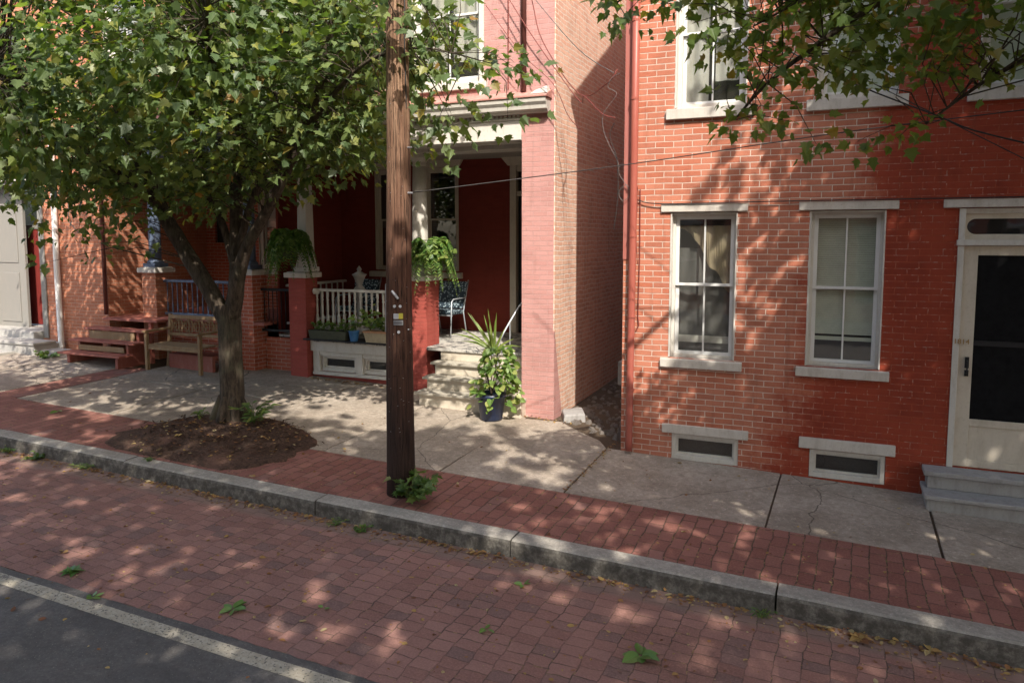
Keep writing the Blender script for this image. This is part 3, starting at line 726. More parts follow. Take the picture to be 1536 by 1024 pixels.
# downspout, conduit, stucco strip
B().box(XL - .004, XL + .085, YF - .014, YF - .001, -.25, EAVE - .2).build('corner_stucco', 'corner', H, bevel=.004)
b = B(); b.tube([(-2.225, YF - .075, EAVE - .3), (-2.230, YF - .072, 1), (-2.236, YF - .070, -.7), (-2.245, YF - .070, -2.36), (-2.243, YF - .085, -2.47)], .042, 16)
dp = b.build('downspout', 'pipe_red', H, smooth=True)
for z in (2.4, 1.55, .02, -.9, -1.75): B().tube([(-2.233, YF - .073, z - .012), (-2.233, YF - .073, z + .012)], .047, 16).build('strap', 'pipe_red', dp)
b = B(); b.tube([(-2.17, YF - .012, .55), (-2.165, YF - .012, -.2), (-2.175, YF - .014, -.9), (-2.16, YF - .02, -1.0), (-2.19, YF - .02, -1.06)], .007, 6).build('conduit', 'cable_red', H)
B().box(-2.5, -2.361, 8.92, 9.16, -1.79, -1.50).build('meter_box', 'grey_paint', H, bevel=.01)
# ================================================================== MIDDLE HOUSE (pink / red with porch)
XS = -3.56; YP = 9.53; YW = 12.2; FZ = -1.66; CZ = 1.36
H1 = thing('porch_house', 'pink painted row house with white cornice porch, white columns and sunlit tan brick side', 'house', (-6, YP, -2.45))
B().box(XS - .3, XS, YP + .010, 21, -2.8, 8.6).build('side_wall', 'brick_tan', H1)
B().box(-9.0, XS - .01, YP + .2, 21, 8.55, 8.75).build('roof', M['soffit'], H1)
B().box(-9.0, XS - .301, 20.8, 21, -2.8, 8.549).build('rear_wall', 'brick_dark', H1)
# painted return of the corner, a thin coat over the bricks
B().hexa([(XS - .47, YP, -2.8), (XS + .004, YP, -2.8), (XS + .004, YP + .40, -2.8), (XS - .47, YP + .40, -2.8)],
         [(XS - .47, YP, -1.25), (XS + .004, YP, -1.25), (XS + .004, YP + .02, -1.25), (XS - .47, YP + .02, -1.25)]).build('corner_pier', 'brick_pink', H1)
B().box(XS - .47, XS - .012, YP + .001, YP + .28, -1.25, 1.36).build('corner_pier', 'brick_pink', H1)
b = wall_holes(-8.9, XS - .013, 1.362, 8.6, YP, .3, [(-5.75, -4.62, 2.12, 4.0), (-8.1, -6.9, 2.12, 4.0)]); b.build('upper_wall', 'brick_pink', H1)
for x0, x1 in ((-5.75, -4.62), (-8.1, -6.9)):
    sash_window(H1, x0, x1, 2.125, 3.995, YP, inside='drape', cas=.09, sill=(x0 - .08, x1 + .08, YP - .05, YP + .08, 2.02, 2.122), stone='white')
B().box(-4.655, -4.585, YP - .02, YP - .001, 1.88, 4.2).build('corner_board', 'white', H1, bevel=.004)
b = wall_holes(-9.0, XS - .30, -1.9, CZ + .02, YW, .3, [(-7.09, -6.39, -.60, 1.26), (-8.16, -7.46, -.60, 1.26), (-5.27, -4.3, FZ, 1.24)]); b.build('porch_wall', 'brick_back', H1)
for x0, x1 in ((-7.09, -6.39), (-8.16, -7.46)):
    w = sash_window(H1, x0, x1, -.60, 1.26, YW, inside='shade' if x0 < -8 else None, cas=.06, mat='cream', sash='cream', mull=False, glass='glass_dark', rec=.03, sill=(x0 - .12, x1 + .08, YW - .06, YW + .03, -.73, -.62), stone='cream')
    B().hexa([(x0 - .03, YW - .05, 1.262), (x1 + .03, YW - .05, 1.262), (x1 + .03, YW - .002, 1.262), (x0 - .03, YW - .002, 1.262)], [(x0 - .12, YW - .09, 1.44), (x1 + .14, YW - .09, 1.44), (x1 + .14, YW - .002, 1.44), (x0 - .12, YW - .002, 1.44)]).build('hood', 'cream', w, bevel=.004)
b = B(); b.box(-5.37, -5.25, YW - .04, YW + .1, FZ, 1.24).box(-4.32, -4.2, YW - .04, YW + .1, FZ, 1.24).box(-5.25, -4.32, YW - .03, YW + .1, 1.14, 1.24).box(-5.25, -4.32, YW - .02, YW + .1, .72, .80)
d1 = b.build('door', 'cream', H1, bevel=.006)
B().box(-5.25, -4.32, YW + .06, YW + .1, FZ, .72).box(-5.1, -4.5, YW + .045, YW + .058, FZ + .2, FZ + .9).box(-5.1, -4.5, YW + .045, YW + .058, FZ + 1.1, FZ + 2.2).build('door_leaf', 'iron', d1, bevel=.004)
B().quad((-5.25, YW + .05, .8), (-4.32, YW + .05, .8), (-4.32, YW + .05, 1.14), (-5.25, YW + .05, 1.14)).build('pane', 'glass_dark', d1)
B().hexa([(-5.40, YW - .06, 1.24), (-4.17, YW - .06, 1.24), (-4.17, YW - .002, 1.24), (-5.40, YW - .002, 1.24)], [(-5.55, YW - .1, 1.42), (-4.02, YW - .1, 1.42), (-4.02, YW - .002, 1.42), (-5.55, YW - .002, 1.42)]).build('hood', 'cream', d1, bevel=.004)
B().box(-9.0, XS - .3, YW - 2.65, YW, CZ + .02, CZ + .06).build('porch_ceiling', 'soffit', H1)
B().box(-8.0, XS - .47, 10.08, YW, FZ - .04, FZ).box(-8.95, -8.0, 10.36, YW, FZ - .04, FZ).build('porch_floor', 'floor_peel', H1, bevel=.008)
B().box(-8.98, -8.94, 10.4, YW, FZ - .6, CZ + .02).build('party_partition', 'brick_back', H1)
# entablature: soffit, fascia with dentils, crown moulding, tin roof strip
fx0, fx1 = -8.95, XS - .475
B().box(fx0, fx1, YP + .02, YP + .34, CZ - .06, CZ + .018).box(fx0, fx1, YP + .05, YP + .32, CZ + .019, CZ + .27).build('architrave', 'white', H1, bevel=.006)
b = B().box(fx0, fx1, YP - .02, YP - .002, CZ - .055, CZ - .02); b.box(fx0, fx1, YP - .012, YP + .019, CZ - .02, CZ + .25)
b.box(fx0, fx1, YP - .03, YP - .013, CZ + .205, CZ + .225)
x = fx0 + .02
while x < fx1 - .05: b.box(x, x + .035, YP - .034, YP - .0135, CZ + .228, CZ + .272); x += .062
b.build('fascia', 'white', H1, bevel=.003)
prof = [(YP - .004, CZ + .275), (YP - .10, CZ + .275), (YP - .12, CZ + .30), (YP - .15, CZ + .315), (YP - .16, CZ + .36), (YP - .19, CZ + .40), (YP - .20, CZ + .455), (YP - .004, CZ + .455)]
B().prof(prof, fx0, -3.62).build('crown_moulding', 'white', H1)
B().prof([(YP - .215, CZ + .457), (YP - .215, CZ + .475), (YP - .003, CZ + .575), (YP - .003, CZ + .457)], fx0, -3.60).build('tin_roof', 'tin', H1)
B().hexa([(-3.86, YP - .17, CZ + .50), (-3.60, YP - .17, CZ + .50), (-3.62, YP - .01, CZ + .56), (-3.84, YP - .01, CZ + .56)], [(-3.78, YP - .15, CZ + .55), (-3.62, YP - .14, CZ + .60), (-3.64, YP - .02, CZ + .62), (-3.80, YP - .02, CZ + .58)]).build('roof_cement', 'white', H1, bevel=.02)
B().tube([(-3.985, YP - .05, 7.5), (-3.985, YP - .05, CZ + .56)], .036, 12).build('downspout', 'pipe_brown', H1, smooth=True)
B().tube([(-4.22, YP - .012, 7.5), (-4.225, YP - .012, CZ + .62)], .008, 6).build('conduit', 'cable_red', H1)
# piers with caps, columns
def pier(par, x0, x1, y0, y1, zt, mat):
    z0 = G(x0, y0) - .1
    p = B().box(x0, x1, y0, y1, z0, zt - .10).build('pier', mat, par, bevel=.006)
    B().box(x0 - .055, x1 + .055, y0 - .055, y1 + .055, zt - .10, zt - .015).box(x0 - .02, x1 + .02, y0 - .02, y1 + .02, zt - .02, zt).build('pier_cap', 'stone', p, bevel=.01)
    return p
def column(par, cx, cy, z0, z1, mat, r=.115):
    c = B().lathe(cx, cy, [(r * 1.0, z0 + .13), (r * 1.02, z0 + .5), (r, z0 + .9), (r * .86, z1 - .16)], 24).build('column', mat, par, smooth=True)
    B().box(cx - r * 1.45, cx + r * 1.45, cy - r * 1.45, cy + r * 1.45, z0 + .001, z0 + .07).build('column_base', mat, c, bevel=.006)
    B().lathe(cx, cy, [(r * 1.38, z0 + .071), (r * 1.42, z0 + .09), (r * 1.25, z0 + .12), (r * 1.02, z0 + .14)], 24).build('column_ring', mat, c, smooth=True)
    B().lathe(cx, cy, [(r * .88, z1 - .17), (r * .98, z1 - .155), (r * .88, z1 - .14), (r * .9, z1 - .1), (r * 1.25, z1 - .06), (r * 1.25, z1 - .055)], 24).build('capital', mat, c, smooth=True)
    B().box(cx - r * 1.4, cx + r * 1.4, cy - r * 1.4, cy + r * 1.4, z1 - .054, z1 - .001).build('abacus', mat, c, bevel=.004)
    return c
ZT = -.555
pier(H1, -8.45, -8.10, 10.05, 10.36, ZT, 'brick_pier'); pier(H1, -6.24, -5.83, 10.05, 10.45, ZT, 'brick_pier')
beam = B().box(-8.9, -4.05, 10.06, 10.42, CZ - .10, CZ + .018).build('porch_beam', 'white', H1, bevel=.004)
# square tapered column on pedestal (left), round column (right)
cx, cy = -8.20, 10.21
c = B().hexa([(cx - .10, cy - .10, ZT + .24), (cx + .10, cy - .10, ZT + .24), (cx + .10, cy + .10, ZT + .24), (cx - .10, cy + .10, ZT + .24)], [(cx - .085, cy - .085, CZ - .16), (cx + .085, cy - .085, CZ - .16), (cx + .085, cy + .085, CZ - .16), (cx - .085, cy + .085, CZ - .16)]).build('column', 'white', H1, bevel=.015)
B().box(cx - .16, cx + .16, cy - .14, cy + .14, ZT + .001, ZT + .075).hexa([(cx - .13, cy - .12, ZT + .076), (cx + .13, cy - .12, ZT + .076), (cx + .13, cy + .12, ZT + .076), (cx - .13, cy + .12, ZT + .076)], [(cx - .1, cy - .1, ZT + .238), (cx + .1, cy - .1, ZT + .238), (cx + .1, cy + .1, ZT + .238), (cx - .1, cy + .1, ZT + .238)]).build('column_base', 'white', c, bevel=.008)
B().box(cx - .13, cx + .13, cy - .13, cy + .13, CZ - .159, CZ - .102).build('capital', 'white', c, bevel=.006)
column(H1, -6.04, 10.25, ZT, CZ - .101, 'white', .12)
# porch base: apron board, cellar windows, sill board, brick footing
b = wall_holes(-8.09, -6.25, G(-7, 10.2) - .1, -1.88, 10.22, .15, [(-7.92, -7.22, -2.20, -1.93), (-7.08, -6.38, -2.20, -1.93)]); b.build('porch_base', 'brick_pier', H1)
B().box(-8.088, -6.252, 10.12, 10.40, -1.862, -1.672).build('apron_board', 'white', H1, bevel=.006)
B().box(-8.13, -6.252, 9.98, 10.40, -1.670, -1.645).build('ledge', M['iron'], H1, bevel=.006)
B().box(-8.06, -6.252, 10.13, 10.218, -2.255, -2.205).build('base_sill', 'white', H1, bevel=.005)
b = B(); 
for x0 in (-8.06, -7.21, -6.38): b.box(x0, x0 + .13, 10.15, 10.218, -2.204, -1.863)
b.box(-7.929, -7.211, 10.16, 10.217, -1.94, -1.864).box(-7.079, -6.381, 10.16, 10.217, -1.94, -1.864); b.build('base_trim', 'white', H1, bevel=.004)
for x0, x1 in ((-7.915, -7.225), (-7.075, -6.385)): cellar_window(H1, x0, x1, -2.195, -1.935, 10.19, None, 'white')
# balustrades
def baluster_rail(par, x0, x1, y, zt, zb, mat, step_=.105, r=.022, name='railing', turn=True, xdir=True):
    def C(u, v, z): return (u, v, z) if xdir else (v, u, z)
    b = B(); 
    pts = [(y - .035, zt - .045), (y - .04, zt - .02), (y - .025, zt), (y + .025, zt), (y + .04, zt - .02), (y + .035, zt - .045)]
    b.hexa([C(x0, a, z) for a, z in pts], [C(x1, a, z) for a, z in pts])
    pts = [(y - .028, zb), (y - .028, zb + .04), (y + .028, zb + .04), (y + .028, zb)]
    b.hexa([C(x0, a, z) for a, z in pts], [C(x1, a, z) for a, z in pts])
    R = b.build(name, mat, par, bevel=.003)
    n = max(2, int(abs(x1 - x0) / step_)); h = zt - .045 - zb - .04
    for i in range(n):
        x = x0 + (x1 - x0) * (i + .5) / n; q = C(x, y, 0)
        z0 = zb + .038
        if turn: pr = [(r * .85, 0), (r, .12), (r * 1.1, .2), (r * .95, .3), (r * .5, .37), (r * .72, .45), (r * .62, .6), (r * .5, .72), (r * .85, .76), (r * .55, .8), (r * .8, .86), (r * .8, 1.005)]
        else: pr = [(r, 0), (r, 1.005)]
        B().lathe(q[0], q[1], [(rr, z0 + t * h) for rr, t in pr], 8).build('baluster', mat, R, smooth=True)
    return R
r1 = baluster_rail(H1, -8.09, -6.25, 10.26, -.835, -1.50, 'white', .108, .026); r1['label'] = 'white turned porch railing above the planters'
B().lathe(-8.02, 10.22, [(.0, -.93), (.05, -.925), (.065, -.88), (.05, -.835), (.0, -.83)], 16).build('rail_rosette', 'white', r1, smooth=True)
r2 = baluster_rail(H1, 10.5, YW - .02, -8.86, -.80, -1.50, 'white', .16, .02, xdir=False)
# porch steps
b = B()
zs_ = [-2.20, -2.02, -1.84]; ys_ = [9.36, 9.60, 9.84]
sx = (-5.62, -3.94)
for i, (z, y) in enumerate(zip(zs_, ys_)):
    zl = -2.75 if i == 0 else zs_[i - 1] - .002
    b.box(sx[0] + .05, XS - .475 if i else -3.97, y, 10.08, zl, z - .04)
b.box(sx[0] + .05, XS - .475, 10.02, 10.08, -1.842, FZ - .045)
steps = b.build('porch_steps', 'cream', H1, bevel=.008)
for i, (z, y) in enumerate(zip(zs_, ys_)):
    q = B(); N = 14; xa = sx[0]; xb = -3.955 if i == 0 else XS - .477
    for k in range(N + 1):
        x = xa + (xb - xa) * k / N; j = .012 * noise.noise(Vector((x * 5, i * 7, 0)))
        q.v += [(x, y - .05 + j, z - .038), (x, y - .05 + j, z - .003), (x, y + .26 if i < 2 else y + .18, z), (x, y + .26 if i < 2 else y + .18, z - .038)]
    for k in range(N):
        for m_ in range(4): q.f.append((4 * k + m_, 4 * k + (m_ + 1) % 4, 4 * k + 4 + (m_ + 1) % 4, 4 * k + 4 + m_))
    q.f += [(3, 2, 1, 0), (4 * N, 4 * N + 1, 4 * N + 2, 4 * N + 3)]
    q.build('tread', 'worn_step', steps, bevel=.004)
q = B().box(-5.80, XS - .478, 9.99, 10.079, FZ - .043, FZ + .004); q.build('tread', 'floor_peel', steps, bevel=.006)
# pale iron handrail
hr = tag(B().tube([(-4.52, 9.62, -1.66), (-4.42, 9.78, -1.35), (-4.28, 10.02, -.98), (-4.20, 10.12, -.86), (-4.15, 10.25, -.85)], .014, 8).build('hand_rail', 'galv', smooth=True), 'thin pale metal handrail rising beside the porch steps', 'railing')
for (x, y, zt) in ((-4.47, 9.70, -1.50), (-4.36, 9.88, -1.20), (-4.24, 10.06, -.93), (-4.18, 10.16, -.86)):
    zb = zs_[1] if y < 9.8 else zs_[2] if y < 10.0 else FZ
    B().tube([(x, y, zb - .01), (x, y, zt)], .007, 6).build('baluster', 'galv', hr)

# ================================================================== BLUE-COLUMN HOUSE
H2 = thing('porch_house', 'brick row house with blue porch columns behind the tree', 'house', (-10.5, YP, -2.3))
XH3 = -12.4; F2 = -1.44
B().box(XH3 + .01, -9.01, YP + .3, 20, 8.55, 8.7).build('roof', 'soffit', H2)
B().box(XH3 + .01, -9.01, 19.8, 20, -2.5, 8.54).build('rear_wall', 'brick_dark', H2)
b = wall_holes(XH3 + .002, -9.002, -2.5, 8.6, YW, .3, [(-10.98, -10.08, -.62, 1.35), (-12.15, -11.85, -.1, .9)]); b.build('porch_wall', 'brick_dark', H2)
sash_window(H2, -10.98, -10.08, -.62, 1.35, YW, inside='shade', cas=.10, mat='cream', sash='cream', glass='glass', rec=.02, sill=(-11.05, -10.0, YW - .06, YW + .03, -.74, -.63), stone='cream')
B().box(-12.15, -11.85, YW + .06, YW + .08, -.1, .9).build('window', 'dark', H2)
b = wall_holes(XH3 + .002, -8.902, 1.95, 8.6, YP + .02, .3, [(-11.9, -11.0, 2.5, 4.2), (-10.2, -9.3, 2.5, 4.2)]); b.build('upper_wall', 'brick_orange', H2)
for x0, x1 in ((-11.9, -11.0), (-10.2, -9.3)): sash_window(H2, x0, x1, 2.505, 4.195, YP + .02, inside='shade', cas=.07, sill=(x0 - .08, x1 + .08, YP - .03, YP + .1, 2.40, 2.50), lintel=(x0 - .08, x1 + .08, YP - .02, YP + .08, 4.2, 4.32))
B().box(XH3, -8.96, YP + .0, YP + .34, 1.36, 1.94).box(XH3, -8.96, YP - .15, YP + .0, 1.62, 1.90).build('porch_entablature', 'blue_paint', H2, bevel=.01)
B().box(XH3, -8.96, YP + .34, YW, 1.42, 1.46).build('porch_ceiling', 'soffit', H2)
B().prof([(YP - .2, 1.902), (YP - .2, 1.92), (YP + .018, 2.05), (YP + .018, 1.902)], XH3, -8.92).build('tin_roof', 'tin', H2)
B().box(XH3 + .003, -9.0, 10.06, YW, F2 - .05, F2).build('porch_floor', 'redwood', H2, bevel=.005)
B().box(-11.46, -9.64, 10.25, 10.3, -2.4, F2 - .05).build('porch_base', 'brick_dark', H2)
B().box(-9.18, -8.46, 10.3, 10.35, -2.4, FZ - .05).build('porch_base', 'brick_dark', H2)
for x0, x1, m_ in ((-11.82, -11.47, 'brick_orange'), (-9.62, -9.22, 'brick_dark')):
    pier(H2, x0, x1, 10.05, 10.40, ZT + .02, m_); column(H2, (x0 + x1) / 2, 10.22, ZT + .021, 1.36, 'blue_paint', .105)
r3 = baluster_rail(H2, -11.46, -9.63, 10.24, -.76, -1.40, 'blue_paint', .115, .016); r3['label'] = 'blue painted porch railing'
r4 = baluster_rail(H2, -9.2, -8.47, 10.26, -.86, -1.6, M['iron'], .09, .009, turn=False)
# open red wooden steps
ws = thing('wooden_steps', 'open red brown wooden steps with three treads up to the blue porch', 'steps', (-11.9, 9.3, -2.2))
trz = [-2.00, -1.80, -1.61]; try_ = [8.98, 9.20, 9.42]
for z, y in zip(trz, try_):
    w_ = (-12.72, -11.18) if z < -1.9 else ((-12.72, -11.10) if z < -1.7 else (-12.60, -10.95))
    B().box(w_[0], w_[1], y, y + .28, z - .035, z).build('tread', 'redwood', ws, bevel=.006)
for xs0 in (-12.55, -11.35):
    g0 = G(xs0, 9.1)
    p = [(9.04, g0), (9.04, -2.037), (9.26, -2.037), (9.26, -1.837), (9.48, -1.837), (9.48, -1.647), (9.71, -1.647), (9.71, g0), (9.45, g0)]
    B().prof(p, xs0, xs0 + .06).build('stringer', 'redwood', ws)
B().box(-12.48, -11.36, 9.44, 9.46, -1.80, -1.66).box(-12.48, -11.36, 9.22, 9.24, -1.98, -1.89).build('riser', 'benchwood', ws)
B().box(-12.35, -11.0, 9.62, 10.055, F2 - .045, F2 - .004).build('landing', 'redwood', ws, bevel=.006)
b = B().box(-11.25, -11.19, 9.66, 9.72, G(-11.2, 9.7), F2 - .046).box(-11.08, -11.02, 9.9, 9.96, G(-11, 9.9), F2 - .046); b.build('post', 'redwood', ws, bevel=.004)

# bench
bn = thing('bench', 'weathered wooden garden bench with scrollwork back in front of the blue railing', 'bench', (-10.25, 9.55, -2.23))
bx0, bx1 = -10.88, -9.62; sz = -1.80; gz = G(-10.25, 9.4)
for i in range(5): 
    y = 9.26 + i * .088; q = B().box(bx0 + .02, bx1 - .02, y, y + .074, sz - .022, sz)
    (q.build('seat_slat', 'benchwood', bn, bevel=.004))
B().box(bx0 + .03, bx1 - .03, 9.262, 9.292, sz - .085, sz - .024).build('seat_rail', 'benchwood', bn, bevel=.003)
for x in (bx0, bx1 - .055):
    B().box(x, x + .055, 9.24, 9.30, gz, sz + .20).build('leg', 'benchwood', bn, bevel=.006)
    B().hexa([(x, 9.68, gz), (x + .055, 9.68, gz), (x + .055, 9.74, gz), (x, 9.74, gz)], [(x, 9.77, -1.32), (x + .055, 9.77, -1.32), (x + .055, 9.82, -1.32), (x, 9.82, -1.32)]).build('leg', 'benchwood', bn, bevel=.006)
    B().prof([(9.20, sz + .20), (9.20, sz + .235), (9.76, sz + .245), (9.76, sz + .21)], x - .01, x + .065).build('armrest', 'benchwood', bn, bevel=.008)
b = B().box(bx0 + .056, bx1 - .056, 9.735, 9.775, -1.40, -1.335).box(bx0 + .056, bx1 - .056, 9.715, 9.75, -1.70, -1.645); bk = b.build('backrest', 'benchwood', bn, bevel=.008)
b = B()
for k in range(5):
    cx = bx0 + .16 + k * .235; cz = -1.52
    for rr in (.10, .05):
        for s_ in (-1, 1):
            pts_ = [(cx + s_ * (.055 + .02 * math.cos(a)) * (rr / .1) + rr * .35 * math.cos(a), 9.745, cz + rr * 1.05 * math.sin(a)) for a in [2 * math.pi * t / 14 for t in range(15)]]
            b.tube(pts_, .008, 5)
    b.tube([(cx + .117, 9.745, -1.645), (cx + .117, 9.745, -1.40)], .010, 6); b.tube([(cx - .1, 9.745, -1.63), (cx + .1, 9.745, -1.41)], .007, 5); b.tube([(cx - .1, 9.745, -1.41), (cx + .1, 9.745, -1.63)], .007, 5)
b.build('scrollwork', 'benchwood', bk)
tag(B().box(-10.72, -9.72, 9.60, 9.66, gz - .02, gz + .26).box(-10.72, -9.72, 9.66, 10.0, gz + .20, gz + .26).build('wooden_box', 'redwood', bevel=.006), 'low red wooden box standing behind and under the garden bench', 'box')

# ================================================================== LEFT HOUSE
H3 = thing('brick_house', 'orange brick row house at left with red door and white downspout', 'house', (-15, 9.8, -2.2))
Y3 = 9.8
b = wall_holes(-19, XH3, -2.7, 8.6, Y3, .3, [(-16.2, -14.20, -1.92, 1.08), (-15.3, -14.50, 2.12, 3.9)]); b.build('front_wall', 'brick_orange', H3)
B().box(XH3 - .3, XH3 + .0015, Y3 + .301, 20, -2.7, 8.6).build('side_wall', 'brick_orange', H3)
B().box(XH3 - .01, XH3 + .001, Y3 + .0, Y3 + .3, -2.7, 8.6)
sash_window(H3, -15.3, -14.50, 2.125, 3.895, Y3, inside='shade', cas=.06, sill=(-15.4, -14.42, Y3 - .06, Y3 + .09, 2.0, 2.12))
B().box(-16.4, -14.02, Y3 - .05, Y3 + .05, 1.09, 1.21).build('lintel', 'white', H3, bevel=.01)
# deep panelled entry
B().box(-19, XH3 - .01, Y3 + .2, 20, 8.602, 8.75).build('roof', 'soffit', H3)
B().box(-19, XH3 - .31, 19.8, 20, -2.5, 8.6).build('rear_wall', 'brick_dark', H3)
b = B(); b.box(-14.235, -14.20, Y3 - .002, Y3 + .9, -1.92, 1.07).box(-16.2, -16.165, Y3 - .002, Y3 + .9, -1.92, 1.07).box(-16.165, -14.236, Y3 + .0, Y3 + .9, 1.02, 1.07)
b.box(-14.20, -14.06, Y3 - .03, Y3 - .001, -1.93, 1.085).box(-16.34, -16.2, Y3 - .03, Y3 - .001, -1.93, 1.085)
b.box(-16.164, -15.11, Y3 + .30, Y3 + .36, -1.92, 1.019).box(-15.9, -15.3, Y3 + .285, Y3 + .299, -1.70, -.7).box(-15.9, -15.3, Y3 + .285, Y3 + .299, -.5, .85)
en = b.build('door_surround', 'grey_paint', H3, bevel=.006); 
b = B().box(-15.9, -14.236, Y3 + .62, Y3 + .66, -1.78, .18).box(-15.6, -15.28, Y3 + .608, Y3 + .619, -1.6, -.8).box(-15.6, -15.28, Y3 + .608, Y3 + .619, -.6, .05); b.build('door', 'door_red', en, bevel=.004)
B().box(-15.9, -14.236, Y3 + .60, Y3 + .66, .181, .26).build('transom_bar', 'grey_paint', en)
B().box(-15.9, -14.236, Y3 + .64, Y3 + .66, .262, 1.0).build('transom_pane', 'glass_dark', en)
B().box(-16.16, -14.24, Y3 - .2, Y3 + .9, -2.1, -1.80).build('threshold', 'marble', en, bevel=.01)
so = B().box(-16.6, -13.62, 9.18, Y3 - .003, -2.45, -1.98).build('stoop', 'marble', H3, bevel=.01)
B().box(-16.6, -13.60, 9.15, Y3 - .202, -1.978, -1.925).build('tread', 'marble', so, bevel=.012)
B().box(-16.6, -14.12, 8.80, 9.148, -2.5, -2.10).build('lower_step', 'marble', so, bevel=.012)
b = B(); b.tube([(-13.60, Y3 - .08, 6), (-13.62, Y3 - .075, 1.86), (-13.66, Y3 - .07, -.5), (-13.62, Y3 - .09, -2.05), (-13.60, Y3 - .16, -2.16)], .052, 14); d3 = b.build('downspout', 'pipe_white', H3, smooth=True)
B().tube([(XH3 - .01, Y3 - .05, 5.5), (XH3 - .01, Y3 - .05, -1.4)], .035, 10).build('downspout', 'pipe_brown', H3, smooth=True)
B().tube([(-13.35, Y3 - .012, 4), (-13.33, Y3 - .012, .3), (-13.1, Y3 - .012, .1)], .008, 5).build('conduit', 'cable_grey', H3)
B().box(-13.72, -13.2, 9.30, 9.62, G(-13.5, 9.4) - .02, G(-13.5, 9.4) + .09).build('splash_block', 'marble', H3, bevel=.01)
B().box(XH3 + .002, XH3 + .03, 14, 14.1, 1, 2)

# ================================================================== ACROSS THE STREET (what the panes reflect)
YO = -12.5
sheet('far_pavement', 'concrete', -40, 30, YO, -7.6, S, .14)
OH = thing('brick_house', 'brick row house across the street, directly behind the viewer', 'house', (-1.0, YO, -2.7), 'row houses across the street')
oh = [(-3.6, -2.7, -1.2, .6), (-2.0, -1.1, -1.2, .6), (.3, 1.3, -2.3, .3), (-3.6, -2.7, 2.0, 3.7), (-2.0, -1.1, 2.0, 3.7), (.3, 1.2, 2.0, 3.7)]
b = B()
wb = wall_holes(-4.2, 2.2, -3.0, 5.0, 0, .3, oh)
wb.v = [(x, YO - y, z) for x, y, z in wb.v]; wb.f = [tuple(reversed(f)) for f in wb.f]; wb.build('front_wall', 'brick_dark', OH)
B().box(-4.2, 2.2, YO - 9, YO - .301, -3.0, 4.99).build('body', 'brick_dark', OH)
B().box(-4.25, 2.25, YO - 9, YO + .35, 5.0, 5.3).build('cornice', 'cream', OH)
for x0, x1, z0, z1 in oh:
    q = B().box(x0, x0 + .07, YO - .12, YO - .05, z0, z1).box(x1 - .07, x1, YO - .12, YO - .05, z0, z1).box(x0 + .07, x1 - .07, YO - .12, YO - .05, z1 - .07, z1).box(x0 + .07, x1 - .07, YO - .12, YO - .05, (z0 + z1) / 2 - .03, (z0 + z1) / 2 + .03).build('window' if z0 > -2 else 'door', 'white', OH)
    B().box(x0 + .07, x1 - .07, YO - .16, YO - .14, z0, z1).build('pane', 'dark', q)
    B().box(x0 - .1, x1 + .1, YO - .05, YO + .06, z1, z1 + .15).build('lintel', 'stone', q)
for dx, lb in ((6.5, 'brick row house across the street, one to the right of the viewer'), (13.0, 'brick row house across the street, furthest to the right'), (-6.5, 'brick row house across the street, one to the left of the viewer'), (-13.0, 'brick row house across the street, furthest to the left')):
    copy_tree(OH, dx, 0, -.03 * dx, lb)

# ================================================================== UTILITY POLE
pc = (-3.935, 6.25)
U = thing('utility_pole', 'tall dark wooden utility pole at the kerb', 'pole', (pc[0], pc[1], G(*pc)))
b = B(); N = 26; zz = [G(*pc) - .1 + (8.9) * k / N for k in range(N + 1)]
b.tube([(pc[0] + .007 * (z + 2.4) + .004 * math.sin(z * 2), pc[1], z) for z in zz], [.140 - .0085 * (z + 2.5) for z in zz], 28)
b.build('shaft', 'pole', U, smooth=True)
def on_pole(ang, z, r_=0.0):
    r = .140 - .0085 * (z + 2.5) + r_; return (pc[0] + .007 * (z + 2.4) + r * math.sin(ang), pc[1] - r * math.cos(ang), z)
def curved_tag(a0, a1, z0, z1, lift, mat, name, par):
    b = B(); n = 6
    for k in range(n + 1):
        a = a0 + (a1 - a0) * k / n; b.v += [on_pole(a, z0, lift), on_pole(a, z1, lift), on_pole(a, z0, lift - .003), on_pole(a, z1, lift - .003)]
    for k in range(n): i = 4 * k; b.f += [(i, i + 4, i + 5, i + 1), (i + 2, i + 3, i + 7, i + 6), (i + 1, i + 5, i + 7, i + 3), (i, i + 2, i + 6, i + 4)]
    b.f += [(0, 1, 3, 2), (4 * n, 4 * n + 2, 4 * n + 3, 4 * n + 1)]
    return b.build(name, mat, par)
# camera side of the pole is turned towards +x a little
t1 = curved_tag(.12, .50, -.765, -.715, .006, 'tag_white', 'number_plate', U)
curved_tag(.50, .82, -.765, -.712, .0065, 'tag_yellow', 'yellow_end', t1)
b = B()
for k in range(5):
    a = .16 + k * .062
    for s in range(3): p0 = on_pole(a, -.755 + s * .012, .008); p1 = on_pole(a + .035, -.755 + s * .012, .008); b.quad(p0, p1, (p1[0], p1[1], p1[2] + .006), (p0[0], p0[1], p0[2] + .006))
b.build('lettering', M['tag_metal'], t1)
t2 = curved_tag(.12, .82, -.825, -.778, .006, 'tag_metal', 'number_plate', U)
b = B()
for k in range(9):
    a = .17 + k * .068; p0 = on_pole(a, -.815, .008); p1 = on_pole(a + .03, -.815, .008); b.quad(p0, p1, (p1[0], p1[1], p1[2] + .026), (p0[0], p0[1], p0[2] + .026))
b.build('lettering', 'tag_dark', t2)
for a, z in ((.2, -.645), (.62, -.645), (.50, -.89), (1.25, -.87)):
    p = on_pole(a, z, .0); q = on_pole(a, z, .012); B().tube([p, q], .014 if z > -.8 or a == .5 else .007, 10).build('nail_head', 'tag_white', U)
